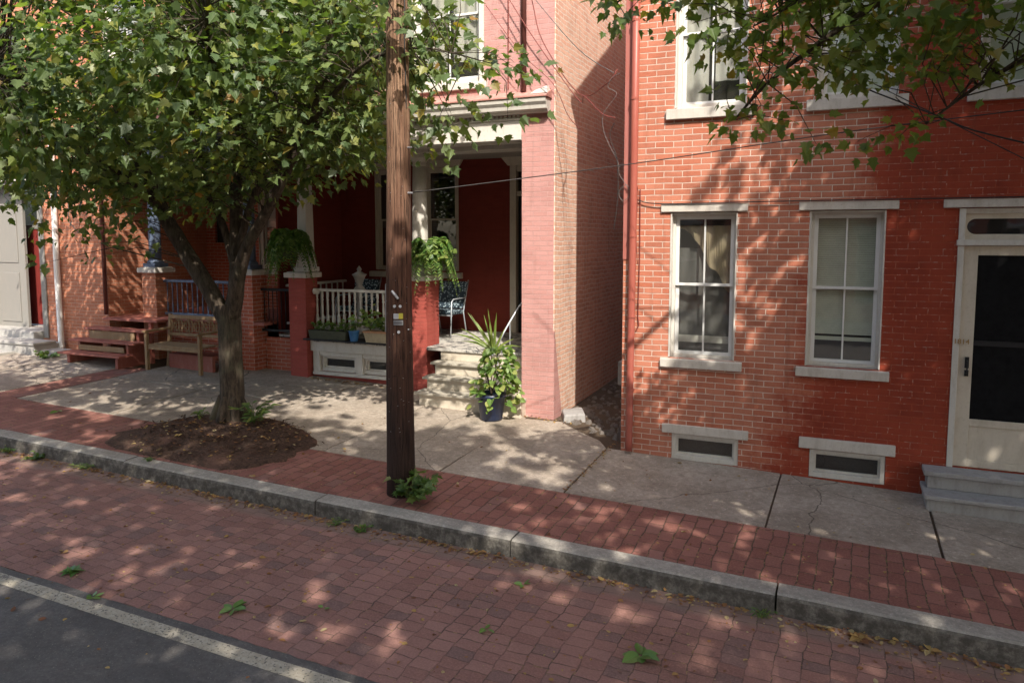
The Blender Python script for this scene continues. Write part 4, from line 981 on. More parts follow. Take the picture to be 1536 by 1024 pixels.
p = [on_pole(.0, -.50, .006), on_pole(.25, -.535, .010), on_pole(.48, -.575, .006)]; B().tube(p, [.012, .014, .012], 6).build('metal_strip', 'tag_metal', U)
b = B().tube([on_pole(-.95, -.9, .006), on_pole(-.95, -.44, .006)], .006, 5); b.build('ground_wire', 'tag_metal', U)
for z in (.42, .84): 
    p = on_pole(1.4, z, -.02); B().tube([p, (p[0] + .07, p[1], z)], .009, 6).build('eye_bolt', 'tag_metal', U)
b = B()
for k in range(46):
    a = rnd.uniform(-.9, 1.5); z = rnd.uniform(-1.9, -.2) if k % 3 else rnd.uniform(-.2, 1.6); p0 = on_pole(a, z, .002); p1 = on_pole(a + rnd.uniform(.05, .09), z + rnd.uniform(-.006, .006), .002)
    b.tube([p0, ((p0[0] + p1[0]) / 2, (p0[1] + p1[1]) / 2 - .003, (p0[2] + p1[2]) / 2), p1], .0016, 4)
b.build('staples', 'tag_metal', U)
b = B(); pts_ = [on_pole(1.25 + .05 * math.sin(z * 6), z, .006) for z in [1.2 + .1 * k for k in range(30)]]; b.tube(pts_, .006, 5).build('riser_wire', 'rubber', U)

# ================================================================== WIRES
def wire(name, pts, r, mat, label, sag=0.0, n=14, group=None):
    P = [Vector(p) for p in pts]; out = []
    if len(P) == 2:
        for k in range(n + 1):
            t = k / n; p = P[0].lerp(P[1], t); p.z -= sag * 4 * t * (1 - t); out.append(p)
    else:
        m = len(P)
        for i in range(m - 1):
            p0, p1, p2, p3 = P[max(i - 1, 0)], P[i], P[i + 1], P[min(i + 2, m - 1)]
            for k in range(6):
                t = k / 6; out.append(.5 * ((2 * p1) + (p2 - p0) * t + (2 * p0 - 5 * p1 + 4 * p2 - p3) * t * t + (3 * p1 - p0 - 3 * p2 + p3) * t ** 3))
        out.append(P[-1])
    o = B().tube([tuple(q) for q in out], r, 6).build(name, mat, smooth=True)
    return tag(o, label, 'cable', group)
wire('overhead_wire', [(-3.80, 6.24, .42), (-1.92, 7.2, .70), (-.14, 7.2, .89), (1.24, 7.2, 1.0), (4.5, 7.2, 1.25)], .0048, 'rubber', 'long thin wire running from the pole across the right house')
wire('overhead_wire', [(-1.9, 6.5, 2.6), (-1.2, 6.5, 1.99), (-.25, 6.5, 1.32), (.55, 6.5, .91), (1.14, 6.5, .67), (3.5, 6.5, -.0)], .006, 'rubber', 'black wire sloping down to the right through the small-leaved branches')
wire('overhead_wire', [(-1.7, 6.8, 2.5), (-1.03, 6.8, 2.06), (-.27, 6.8, 1.48), (1.5, 6.8, .4)], .004, 'rubber', 'thinner black wire sloping just above the first among the branches')
wire('wall_cable', [(-2.20, 8.575, .43), (-1.94, 8.56, .380), (-.99, 8.56, .383), (-.46, 8.56, .384), (.47, 8.56, .384), (.86, 8.56, .384), (2.3, 8.56, .384), (6, 8.56, .39)], .006, 'rubber', 'black cable stapled along the brick wall over the window lintels')
cg = 'service cables between the pole side and the alley corner'
wire('service_cable', [(-4.35, 9.42, 3.4), (-3.84, 9.42, 2.61), (-3.21, 9.42, 1.76), (-2.95, 8.9, 1.69), (-2.65, 8.65, 1.43), (-2.47, 8.57, 1.36)], .007, 'cable_red', 'service cable furthest left, ending at the looped junction', group=cg)
wire('service_cable', [(-4.0, 9.0, 3.4), (-3.70, 9.0, 3.01), (-3.06, 9.0, 2.27), (-2.50, 8.6, 1.87)], .0055, 'cable_grey', 'service cable reaching highest on the alley corner', group=cg)
wire('service_cable', [(-4.0, 9.05, 3.5), (-3.72, 9.05, 3.01), (-3.55, 9.05, 2.43), (-3.06, 9.05, 1.75), (-2.58, 8.6, 1.76), (-2.45, 8.57, 1.9)], .007, 'cable_red', 'service cable dipping to the fork in front of the tan side wall', group=cg)
wire('service_cable', [(-4.4, 9.2, 3.0), (-3.9, 9.2, 2.35), (-3.5, 9.3, 1.95), (-3.30, 9.3, 1.55), (-3.1, 9.2, 1.35)], .005, 'cable_red', 'lowest thin service cable beside the cornice end', group=cg)
wire('cable_bundle', [(-2.41, 8.55, 1.85), (-2.51, 8.55, 1.8), (-2.55, 8.55, 1.7), (-2.45, 8.55, 1.62), (-2.6, 8.55, 1.42), (-2.6, 8.55, 1.23), (-2.52, 8.55, 1.04), (-2.42, 8.55, .85), (-2.41, 8.55, .73), (-2.34, 8.55, .62), (-2.28, 8.55, .5), (-2.36, 8.55, .42), (-2.41, 8.55, .52), (-2.32, 8.55, .6), (-2.25, 8.55, .5)], .0038, 'cable_grey', 'grey looping cable hanging down the alley corner beside the red downspout')
wire('cable_bundle', [(-2.47, 8.54, 1.3), (-2.52, 8.54, 1.15), (-2.44, 8.54, .92), (-2.42, 8.54, .73), (-2.42, 8.54, .43), (-2.46, 8.54, .1)], .005, 'rubber', 'short black cable end hanging loose in front of the alley')
wire('cable_bundle', [(-2.30, 8.53, .58), (-2.22, 8.52, .62), (-2.18, 8.53, .5), (-2.2, 8.54, .1), (-2.18, 8.55, -.3)], .005, 'cable_red', 'painted cable looped around the red downspout')

# ================================================================== TREES
def spline(P, rs, k=5):
    P = [Vector(p) for p in P]; m = len(P); out = []; R = []
    for i in range(m - 1):
        p0, p1, p2, p3 = P[max(i - 1, 0)], P[i], P[i + 1], P[min(i + 2, m - 1)]
        for q in range(k):
            t = q / k; out.append(.5 * ((2 * p1) + (p2 - p0) * t + (2 * p0 - 5 * p1 + 4 * p2 - p3) * t * t + (3 * p1 - p0 - 3 * p2 + p3) * t ** 3)); R.append(rs[i] + (rs[i + 1] - rs[i]) * t)
    out.append(P[-1]); R.append(rs[-1]); return out, R
class Tree:
    def __init__(s, name, label, loc, leafmat, ktype, lsize):
        s.o = thing(name, label, 'tree', loc); s.tb = B(); s.skel = []; s.P = []; s.D = []; s.Z = []; s.lm = leafmat; s.kt = ktype; s.ls = lsize
    def limb(s, P, rs, n=10, sk=True, jit=.05):
        o, R = spline(P, rs); s.tb.tube([tuple(p) for p in o], R, n, jit=jit)
        if sk: s.skel += [(p, r) for p, r in zip(o, R)]
    def spray(s, c, n=14, rad=.28, twig=True, size=None, droop=.45):
        c = Vector(c)
        if twig and s.skel:
            q, r = min(rnd.sample(s.skel, max(8, len(s.skel) // 3)), key=lambda a: (a[0] - c).length_squared * (1.0 if a[0].z < c.z + .1 else 2.0))
            mid = q.lerp(c, .5) + Vector((rnd.uniform(-.1, .1), rnd.uniform(-.1, .1), .10 * (q - c).length))
            d = (c - q).length
            s.tb.tube([tuple(q), tuple(mid), tuple(c)], [min(r * .6, .004 + .004 * d), .003 + .002 * d, .002], 4, cap=False)
            out = (c - q).normalized()
        else: out = Vector((rnd.uniform(-1, 1), rnd.uniform(-1, 1), 0)).normalized()
        for _ in range(n):
            v = Vector((rnd.gauss(0, 1), rnd.gauss(0, 1), rnd.gauss(0, .7))) * rad * .6
            d = (v.normalized() * .8 + out * .5 + Vector((0, 0, -droop * rnd.uniform(.2, 1.6))))
            s.P.append(tuple(c + v)); s.D.append(tuple(d)); s.Z.append((size or s.ls) * (.45 + .85 * rnd.random() ** .8))
    def finish(s):
        s.tb.build('trunk', 'bark', s.o, smooth=True)
        b = scatter_leaves(np.array(s.P), np.array(s.D), np.array(s.Z), s.kt); s.n = len(s.P)
        b.build('crown', s.lm, s.o)

T = Tree('street_tree', 'broad leafy maple growing from a mulch bed at the kerb', (-7.13, 7.40, -2.38), 'leaf_maple', 'maple', .104)
g0 = G(-7.13, 7.4) - .05
T.limb([(-7.13, 7.40, g0), (-7.14, 7.40, g0 + .12), (-7.13, 7.42, g0 + .45), (-7.13, 7.42, -1.5), (-7.13, 7.42, -1.1), (-7.16, 7.42, -.85)], [0.252, 0.185, 0.152, 0.144, 0.148, 0.155], 18, sk=False, jit=.03)
for k in range(7):       # root flare
    a = k * .9 + .3; T.tb.tube([(-7.13 + .11 * math.cos(a), 7.4 + .11 * math.sin(a), g0 + .42), (-7.13 + .20 * math.cos(a), 7.4 + .20 * math.sin(a), g0 + .15), (-7.13 + .32 * math.cos(a), 7.4 + .32 * math.sin(a), g0 - .02)], [0.044, 0.063, 0.037], 7)
T.limb([(-7.18, 7.42, -1.05), (-7.45, 7.38, -.62), (-7.85, 7.34, -.05), (-8.15, 7.3, .45), (-8.45, 7.2, 1.2), (-8.8, 7.1, 2.2), (-9.3, 7.0, 3.4)], [0.111, 0.107, 0.096, 0.089, 0.074, 0.056, 0.026], 12)
T.limb([(-7.10, 7.44, -1.0), (-7.02, 7.46, -.5), (-7.05, 7.5, 0), (-7.2, 7.7, .9), (-7.3, 7.8, 1.9), (-7.2, 7.9, 3.4), (-7.1, 7.9, 4.6)], [0.111, 0.096, 0.081, 0.074, 0.063, 0.044, 0.022], 12)
T.limb([(-7.08, 7.40, -1.0), (-6.92, 7.36, -.55), (-6.70, 7.30, -.12), (-6.36, 7.24, .25), (-6.0, 7.15, .65), (-5.68, 7.1, 1.12), (-5.3, 7.0, 1.7), (-4.9, 6.8, 2.6), (-4.6, 6.6, 3.6)], [0.096, 0.089, 0.074, 0.065, 0.059, 0.053, 0.044, 0.033, 0.015], 12)
T.limb([(-7.05, 7.46, -.4), (-7.3, 7.5, .25), (-7.75, 7.6, .75), (-7.95, 7.7, 1.6), (-8.1, 7.9, 2.8)], [0.052, 0.048, 0.044, 0.037, 0.022], 9)
T.limb([(-7.04, 7.46, -.35), (-6.85, 7.5, .3), (-6.6, 7.6, 1.0), (-6.4, 7.6, 2.2), (-6.1, 7.5, 3.6)], [0.052, 0.048, 0.041, 0.033, 0.015], 9)
T.limb([(-8.25, 7.28, .7), (-8.9, 6.9, 1.1), (-9.8, 6.5, 1.4), (-10.8, 6.3, 1.5), (-11.6, 6.3, 1.4)], [0.052, 0.044, 0.033, 0.022, 0.009], 8)
T.limb([(-8.5, 7.2, 1.3), (-9.3, 7.6, 1.9), (-10.4, 7.8, 2.4), (-11.6, 7.8, 2.8)], [0.044, 0.037, 0.026, 0.009], 8)
T.limb([(-5.68, 7.1, 1.12), (-5.0, 6.8, 1.5), (-4.3, 6.5, 1.75), (-3.6, 6.3, 1.75), (-2.9, 6.3, 1.55)], [0.033, 0.026, 0.018, 0.010, 0.004], 7)
T.limb([(-6.6, 7.3, 1.3), (-6.3, 6.5, 1.8), (-5.6, 5.7, 2.2), (-4.9, 5.2, 2.4)], [0.037, 0.033, 0.022, 0.009], 7)
T.limb([(-8.1, 7.3, .4), (-8.2, 6.6, .9), (-8.3, 5.8, 1.4), (-8.2, 5.2, 1.7)], [0.037, 0.033, 0.022, 0.009], 7)
# crown volume: clusters in a lobed ellipsoid, flat-ish underside
def lower(x, y):       # height of the underside of the crown
    return .42 + .12 * (x + 8.2) ** 2 * (.45 if x < -8.2 else .42) + .10 * (y - 7.2) ** 2 + .25 * noise.noise(Vector((x * .9, y * .9, 4)))
cnt = 0
while cnt < 1500:
    x = rnd.uniform(-12.9, -4.0); y = rnd.uniform(4.7, 9.3); z = rnd.uniform(-.1, 5.6)
    e = ((x + 8.1) / (4.6 if x < -8.1 else 3.7)) ** 2 + ((y - 7.15) / 2.35) ** 2 + ((z - 2.3) / 3.1) ** 2
    e += .35 * noise.noise(Vector((x * .8, y * .8, z * .8)))
    if e > 1 or z < lower(x, y): continue
    if e < .30 and rnd.random() < .75: continue
    if x < -9.3 and rnd.random() < .42: continue
    if z > 3.4 and rnd.random() < .5: continue
    if z > 2.2 + .02 * abs(x) and x - .65 * (9.9 - y) < -10.9 and rnd.random() < .85: continue
    if x > -5.6 and (y < 5.6 or rnd.random() < .35): continue
    T.spray((x, y, z), 18, .33); cnt += 1
def sprays(T, pts, jit=.12, n=9, rad=.2, size=None):
    for p in pts: T.spray((p[0] + rnd.gauss(0, jit), p[1] + rnd.gauss(0, jit), p[2] + rnd.gauss(0, jit * .7)), n, rad, size=size)
# hanging sprays at the left and low edge, right-hand sprays over the porch cornice
sprays(T, [(-11.0, 7.2, .55), (-10.7, 7.0, .35), (-10.3, 7.1, .3), (-9.9, 7.0, .15), (-9.6, 7.1, -.05), (-9.4, 7.2, .1), (-9.2, 7.2, -.25), (-9.0, 7.1, -.05), (-8.9, 7.2, .15), (-10.9, 7.0, .8), (-10.2, 7.0, .75), (-9.7, 7.0, .5), (-11.3, 7.1, .9), (-10.0, 6.9, -.35), (-10.1, 7.0, .0), (-8.4, 7.1, -.1), (-8.6, 7.2, .2), (-8.2, 7.0, .15)], .08, 7, .17)
sprays(T, [(-8.3, 7.0, .15), (-7.6, 6.9, .55), (-7.2, 6.9, .65), (-6.9, 6.9, .4), (-6.7, 7.0, .8), (-7.0, 6.8, .65), (-6.2, 7.0, 1.0), (-5.9, 7.0, .95), (-5.6, 7.0, .85), (-5.3, 6.9, .95), (-5.0, 6.8, .95), (-4.8, 6.9, .8), (-7.5, 6.9, .75), (-8.0, 6.8, .6)] * 2, .11, 10, .2)
rs_ = [(-4.9, 6.7, 1.2), (-4.6, 6.6, 1.5), (-4.3, 6.6, 1.3), (-4.1, 6.5, 1.7), (-3.9, 6.6, 1.45), (-3.75, 6.6, 1.15), (-3.6, 6.5, 1.85), (-3.5, 6.6, 1.0), (-3.4, 6.5, 1.6), (-3.2, 6.5, 1.35), (-3.1, 6.5, 1.7), (-2.9, 6.4, 1.5), (-2.75, 6.4, 1.4), (-4.4, 6.6, 1.95), (-4.0, 6.5, 2.1), (-3.7, 6.4, 2.2), (-3.4, 6.5, 2.1), (-4.7, 6.5, 2.2), (-5.1, 6.6, 1.9), (-4.2, 6.6, .95), (-3.9, 6.6, .85)]
sprays(T, rs_, .10, 14, .2, .10); sprays(T, [q for q in rs_ if q[2] > 1.2 and q[0] < -3.1] * 3, .20, 14, .24, .10)
sprays(T, [(-3.8, 5.85, 2.1), (-3.95, 5.85, 1.95), (-3.6, 5.9, 2.05), (-3.7, 5.8, 2.3), (-4.1, 5.8, 2.2), (-3.5, 5.8, 2.4)], .08, 8, .16, .13)
T.finish(); T.o.location.x -= .07

T2 = Tree('street_tree', 'small-leaved tree whose branches hang in at the upper right', (4.6, 6.35, -2.75), 'leaf_small', 'maple', .105)
T2.limb([(4.6, 6.35, G(4.6, 6.35) - .05), (4.6, 6.35, -1.5), (4.55, 6.35, 0), (4.4, 6.3, 1.4), (4.2, 6.3, 3.0), (4.1, 6.3, 5.2)], [.26, .19, .175, .15, .11, .03], 14, sk=False)
T2.limb([(4.5, 6.3, .9), (3.4, 5.9, 1.5), (2.2, 5.3, 1.75), (1.0, 5.0, 1.70), (.25, 5.0, 1.42), (-.40, 5.05, 1.02), (-.68, 5.05, .74)], [.09, .07, .055, .038, .022, .012, .005], 8)
T2.limb([(3.0, 5.7, 1.6), (2.0, 5.4, 1.45), (1.3, 5.3, 1.2), (.75, 5.2, .93), (.4, 5.1, .66)], [.04, .032, .022, .012, .005], 7)
T2.limb([(4.4, 6.3, 1.5), (3.0, 6.3, 2.9), (1.4, 6.2, 3.4), (-.2, 5.4, 2.5), (-1.0, 5.1, 1.95), (-1.45, 5.05, 1.55)], [.08, .065, .045, .028, .012, .005], 8)
T2.limb([(4.3, 6.3, 2.0), (4.8, 5.2, 3.2), (5.2, 4.0, 4.2)], [.08, .05, .02], 7)
T2.limb([(4.2, 6.3, 2.4), (5.6, 6.8, 3.2), (7.0, 7.0, 4.2)], [.08, .05, .02], 7)
T2.limb([(4.3, 6.3, 2.2), (3.2, 5.0, 3.4), (2.0, 3.8, 4.2), (.9, 3.0, 4.6)], [.07, .05, .03, .012], 7)
T2.limb([(1.0, 5.0, 1.70), (.5, 4.9, 1.55), (-.1, 4.9, 1.45), (-.56, 4.95, 1.28)], [.02, .015, .01, .004], 6)
def edge2(x):     # lower limit of the leaves hanging in from the right (x at y ~ 6.2)
    if x < -1.0: return 1.85 - .3 * (x + 2.0) if x > -2.0 else 9
    return 1.10 + .18 * abs(x - .15) if x < .9 else 1.05
cnt = 0
while cnt < 330:
    x = rnd.uniform(-1.2, 2.6); y = rnd.gauss(6.25, .28); z = rnd.uniform(.8, 2.6)
    lo = edge2(x) + .10 * noise.noise(Vector((x * 2, y, 0)))
    if z < lo: continue
    if noise.noise(Vector((x * 1.8, z * 1.8, y))) < -.12 and z < 1.9: continue
    K2 = .81; T2.spray((x * K2, 5.05 + (y - 6.25), z * K2), 14, .15, size=.072); cnt += 1
T2.skel = T2.skel
SP2 = lambda L: [(a * .81, 5.05, c * .81) for a, b, c in L]
sprays(T2, SP2([(-2.0, 6.2, 1.95), (-1.85, 6.2, 1.9), (-1.7, 6.2, 1.8), (-1.6, 6.2, 1.75), (-1.5, 6.2, 1.85), (-1.4, 6.2, 1.95), (-1.3, 6.2, 1.85), (-1.2, 6.2, 1.9), (-1.05, 6.2, 2.0), (-1.75, 6.2, 2.0)]), .04, 13, .12, .068)
sprays(T2, SP2([(-.9, 6.2, .95), (-.75, 6.2, .9), (-.6, 6.2, 1.0), (-.85, 6.2, 1.2), (-.4, 6.2, .85), (-.2, 6.2, .75), (0, 6.2, .75), (.2, 6.2, .68), (.45, 6.2, .75), (-.6, 6.2, 1.3), (-.95, 6.2, 1.45)]), .04, 13, .13, .068)
cnt = 0
while cnt < 2000:          # the bulk of the crown, above the picture
    x = rnd.uniform(-.6, 9.0); y = rnd.uniform(1.6, 8.4); z = rnd.uniform(2.2, 7.6)
    if z < .302 * y + .45: continue
    zs = z - 1.19 * (8.6 - y)
    bd = -1.05 + .5 * min(0, zs + .3) + .5 * noise.noise(Vector((x, y * .8, z * .8))); xw = x - .65 * (8.6 - y)
    if xw < bd or (xw < bd + .9 and rnd.random() < .6): continue
    e = ((x - 4.4) / 4.8) ** 2 + ((y - 5.2) / 3.4) ** 2 + ((z - 4.4) / 2.9) ** 2 + .3 * noise.noise(Vector((x * .9, y * .9, z * .9)))
    if e > 1: continue
    T2.spray((x, y, z), 8, .32, size=.19, twig=(cnt % 4 == 0)); cnt += 1
T2.finish()

# trees on the far kerb behind the viewer: they throw the broken shade on the roadway
T3 = Tree('street_tree', 'tree across the street shading the roadway, left of the viewer', (-3.2, -3.6, -2.75), 'leaf_maple', 'maple', .24)
T3.limb([(-3.2, -3.6, S(-3, -3.6) - .05), (-3.2, -3.6, -1), (-3.1, -3.5, 1), (-3.1, -3.4, 3), (-3.1, -3.3, 5.4)], [.28, .2, .17, .12, .03], 12)
for k in range(8):
    a = k * .8; T3.limb([(-3.1, -3.5, 1 + .3 * k), (-3.1 + 1.3 * math.cos(a), -3.4 + 1.3 * math.sin(a), 2 + .3 * k), (-3.1 + 2.6 * math.cos(a), -3.4 + 2.6 * math.sin(a), 2.6 + .3 * k)], [.08, .05, .02], 6)
cnt = 0
while cnt < 560:
    x = rnd.uniform(-7.6, 1.4); y = rnd.uniform(-6.5, 3.2); z = rnd.uniform(2.0, 8.0)
    e = ((x + 3.1) / 4.3) ** 2 + ((y + 1.6) / 4.6) ** 2 + ((z - 4.9) / 2.9) ** 2 + .4 * noise.noise(Vector((x * .7, y * .7, z * .7)))
    if e > 1 or z > -3.2 + 1.19 * (8.6 - y): continue
    if noise.noise(Vector((x * .9, y * .9, z * .9 + 5))) > -.09: continue
    T3.spray((x, y, z), 9, .45, size=.27, twig=(cnt % 3 == 0)); cnt += 1
T3.finish()
copy_tree(T3.o, 6.3, .2, .15, 'tree across the street shading the roadway, right of the viewer')
copy_tree(T3.o, 13.0, -.3, 0, 'tree across the street furthest to the right')
copy_tree(T3.o, -7.5, -.2, .3, 'tree across the street furthest to the left')

# ================================================================== PLANTS
def leafy(name, label, cat, c, n, rad, hgt, size, mat, kt='oval', stems=6, seed=0, droop=.1, group=None, parent=None):
    """small plant: stems from the base carrying leaves"""
    r = random.Random(seed); P = []; D = []; Z = []; sb = B()
    for s in range(stems):
        a = r.uniform(0, 6.283); rr = rad * r.uniform(.3, 1); h = hgt * r.uniform(.45, 1)
        tip = (c[0] + rr * math.cos(a), c[1] + rr * math.sin(a), c[2] + h)
        mid = (c[0] + rr * .35 * math.cos(a), c[1] + rr * .35 * math.sin(a), c[2] + h * .7)
        sb.tube([c, mid, tip], [.004, .003, .0015], 4, cap=False)
        for k in range(max(1, n // stems)):
            t = r.uniform(.15, 1) ; A = Vector(c).lerp(Vector(mid), min(1, t * 2)) if t < .5 else Vector(mid).lerp(Vector(tip), t * 2 - 1)
            aa = a + r.gauss(0, 1.1); P.append(tuple(A)); D.append((math.cos(aa), math.sin(aa), r.uniform(-.3, .6) - droop)); Z.append(size * r.uniform(.6, 1.15))
    b = scatter_leaves(np.array(P), np.array(D), np.array(Z), kt)
    if parent is not None:
        b.build(name, mat, parent); sb.build('stems', 'stem', parent); return
    o = thing(name, label, cat, c, group); b.build('leaves', mat, o); sb.build('stems', 'stem', o)
    return o
# weeds
leafy('weed', 'large leafy weed sprouting at the foot of the utility pole', 'weed', (-3.70, 6.06, G(-3.70, 6.06)), 130, .30, .32, .10, 'leaf_weed', 'maple', 16, 1)
leafy('weed', 'bright green weed beside the tree trunk on the mulch', 'weed', (-6.72, 7.28, G(-6.7, 7.3) + .09), 90, .24, .28, .14, 'leaf_weed', 'thin', 16, 2)
leafy('weed', 'small yellow green weed on the left side of the tree trunk', 'weed', (-7.55, 7.25, G(-7.5, 7.3) + .07), 22, .14, .10, .07, 'leaf_vine', 'oval', 6, 3)
wg = 'weeds along the foot of the kerb'
for i, (x, y, s, lb) in enumerate([(-8.95, 5.66, .16, 'weed tuft at the far left end of the kerb'), (-8.45, 5.66, .14, 'weed tuft second from the left at the kerb'), (-7.65, 5.66, .15, 'weed tuft against the kerb left of the kerb joint'), (-6.9, 5.86, .07, 'tiny weed on the mulch edge by the kerb joint'), (-4.25, 5.62, .11, 'weed tuft at the kerb left of the pole'), (-3.95, 5.60, .10, 'weed tuft at the kerb below the pole'), (-.46, 5.64, .12, 'weed tuft at the kerb joint in the right half')]):
    z = S(x, y) if y < 5.7 else G(x, y)
    leafy('weed', lb, 'weed', (x, y, z), 60, s * 1.15, s * .45, s * .36, 'leaf_weed', 'maple' if i % 2 else 'thin', 13, 10 + i, group=wg)
leafy('weed', 'green weed by the white downspout of the left house', 'weed', (-13.2, 9.15, G(-13.2, 9.2)), 60, .30, .14, .10, 'leaf_vine', 'oval', 10, 30)
# potted plant
pt = thing('potted_plant', 'dark blue pot of heart-leaved vine with tall spiky leaves by the steps', 'plant', (-4.30, 9.12, G(-4.3, 9.12)))
gz = G(-4.3, 9.12); px_, py_ = -4.30, 9.12
B().lathe(px_, py_, [(.135, gz + .002), (.15, gz + .02), (.185, gz + .31), (.20, gz + .315), (.205, gz + .36), (.19, gz + .362), (.18, gz + .33)], 28).build('pot', 'navy', pt, smooth=True)
P = []; D = []; Z = []; sb = B(); r = random.Random(5)
for k in range(250):
    t = r.random(); a = r.uniform(0, 6.283); h = gz + .28 + .72 * t
    rad = (.21 * (1 - t) ** .6 + .12) * (.6 + .5 * r.random()); 
    if t < .12: h -= .12 * r.random()
    P.append((px_ + .05 + rad * math.cos(a) + .06 * t, py_ + rad * math.sin(a) * .8, h)); D.append((math.cos(a), math.sin(a), r.uniform(-1.0, .1))); Z.append(r.uniform(.06, .12))
scatter_leaves(np.array(P), np.array(D), np.array(Z), 'heart').build('vine_leaves', 'leaf_vine', pt)
for k in range(14):
    a = k * 2.4; sb.tube([(px_, py_, gz + .33), (px_ + .12 * math.cos(a), py_ + .12 * math.sin(a), gz + .55 + .03 * k), (px_ + .2 * math.cos(a), py_ + .2 * math.sin(a), gz + .5 + .04 * k)], .005, 5)
sb.build('stems', 'twig', pt)
def blade(b, base, tip, w, bend):
    base = Vector(base); tip = Vector(tip); n = 8; s = (tip - base).cross(Vector((.3, -1, .1))).normalized(); L = (tip - base).length
    i0 = len(b.v)
    for k in range(n + 1):
        t = k / n; p = base.lerp(tip, t) + Vector((0, 0, bend * L * 4 * t * (1 - t))); ww = w * (1 - t ** 2.2) * (.6 + .4 * min(1, t * 4)) + .0006
        b.v += [tuple(p - s * ww), tuple(p + Vector((0, .3 * ww, -.4 * ww))), tuple(p + s * ww)]
    for k in range(n): i = i0 + 3 * k; b.f += [(i, i + 1, i + 4, i + 3), (i + 1, i + 2, i + 5, i + 4)]
b = B(); cc = (px_ + .06, py_ - .04, gz + .92)
for dx, dz, bd in ((-.40, .52, .02), (-.34, .50, .0), (-.02, .60, 0), (.22, .36, .03), (-.62, .22, .10), (-.48, .30, .06), (-.14, .50, .0), (.10, .55, .0), (.42, .10, .12), (-.28, .40, .04), (.30, .2, .08), (-.5, .12, .1), (.05, .45, .02)):
    blade(b, cc, (cc[0] + dx, cc[1] + rnd.uniform(-.15, .1), cc[2] + dz), .017, bd)
b.build('spike_leaves', 'spike', pt)
# ferns in pots on the pier caps
def fern(name, label, c, R_, n, seed, hang=1.0):
    r = random.Random(seed); o = thing(name, label, 'fern', (c[0], c[1], c[2]), 'ferns standing on the porch piers')
    B().lathe(c[0], c[1], [(.09, c[2] + .001), (.13, c[2] + .16), (.14, c[2] + .17), (.12, c[2] + .165)], 18).build('pot', 'greenplanter', o, smooth=True)
    P = []; D = []; Z = []; sb = B()
    for k in range(n):
        a = 6.283 * k / n * 2.618; L = R_ * r.uniform(.75, 1.15); up_ = r.uniform(.25, 1.0); pts = []
        for q in range(9):
            t = q / 8; rr = L * (t ** .8) * (.55 + .45 * (1 - up_ * .4)); z = c[2] + .16 + up_ * .42 * math.sin(min(1, t * 1.25) * math.pi * .62) * 1.0 - hang * .72 * t ** 2.4 * (1.25 - up_ * .6)
            pts.append(Vector((c[0] + rr * math.cos(a), c[1] + rr * math.sin(a) * .9, z)))
        sb.tube([tuple(p) for p in pts], .0022, 3, cap=False)
        for q in range(1, 26):
            t = q / 26 * 8; i = min(7, int(t)); p = pts[i].lerp(pts[i + 1], t - i); d = (pts[i + 1] - pts[i]).normalized(); s_ = d.cross(Vector((0, 0, 1))).normalized()
            for sg in (-1, 1):
                P.append(tuple(p)); D.append(tuple(s_ * sg + d * .45 + Vector((0, 0, -.35)))); Z.append(.095 * (1 - (q / 26) ** 3) * r.uniform(.7, 1.1) + .02)
    b = scatter_leaves(np.array(P), np.array(D), np.array(Z), 'frond'); b.build('fronds', 'leaf_fern', o); sb.build('frond_stems', 'stem', o)
    return o
fern('fern', 'bushy hanging fern on the pier left of the white railing', (-8.32, 9.93, ZT + .24), .50, 64, 1)
fern('fern', 'bright fern and trailing leaves on the pier right of the utility pole', (-5.80, 10.10, ZT + .10), .50, 52, 2, .9)
B().box(-8.45, -8.19, 9.80, 10.06, ZT + .18, ZT + .238)
leafy('trailing_plant', 'light green trailing plant spilling right of the pole off the porch pier', 'plant', (-5.62, 10.0, -.35), 70, .36, .22, .12, 'leaf_vine', 'oval', 12, 44, droop=.5)
# bracket shelves that carry the ferns: part of the house
B().tube([(-8.32, 10.05, ZT - .02), (-8.32, 9.93, ZT + .235)], .01, 6).box(-8.42, -8.22, 9.84, 10.03, ZT + .225, ZT + .239).build('plant_bracket', 'iron', H1)
# planters on the ledge
pl_ = thing('planter_box', 'long dark green planter box of herbs on the porch ledge', 'planter', (-7.6, 10.06, -1.645))
B().hexa([(-8.0, 10.0, -1.644), (-7.3, 10.0, -1.644), (-7.3, 10.15, -1.644), (-8.0, 10.15, -1.644)], [(-8.02, 9.985, -1.50), (-7.28, 9.985, -1.50), (-7.28, 10.165, -1.50), (-8.02, 10.165, -1.50)]).build('box', 'greenplanter', pl_, bevel=.006)
for i in range(5): leafy('herb_leaves', '', '', (-7.9 + .14 * i, 10.07, -1.51), 36, .13, .16 + .04 * (i > 2), .06, 'leaf_fern', 'oval', 8, 50 + i, parent=pl_)
bp2 = thing('flower_pot', 'small bright blue pot between the two planters on the ledge', 'pot', (-7.14, 10.02, -1.645))
B().lathe(-7.14, 10.02, [(.055, -1.644), (.06, -1.63), (.085, -1.49), (.092, -1.485), (.092, -1.468), (.078, -1.47)], 22).build('pot', 'bluepot', bp2, smooth=True)
leafy('leaves', '', '', (-7.12, 10.04, -1.48), 36, .20, .30, .09, 'leaf_vine', 'oval', 7, 60, parent=bp2)
tp = thing('planter_box', 'tan rectangular planter with terracotta rim next to the pole', 'planter', (-6.68, 10.05, -1.645))
B().hexa([(-6.90, 9.99, -1.644), (-6.46, 9.99, -1.644), (-6.46, 10.13, -1.644), (-6.90, 10.13, -1.644)], [(-6.93, 9.97, -1.49), (-6.43, 9.97, -1.49), (-6.43, 10.15, -1.49), (-6.93, 10.15, -1.49)]).build('box', 'tanplanter', tp, bevel=.005)
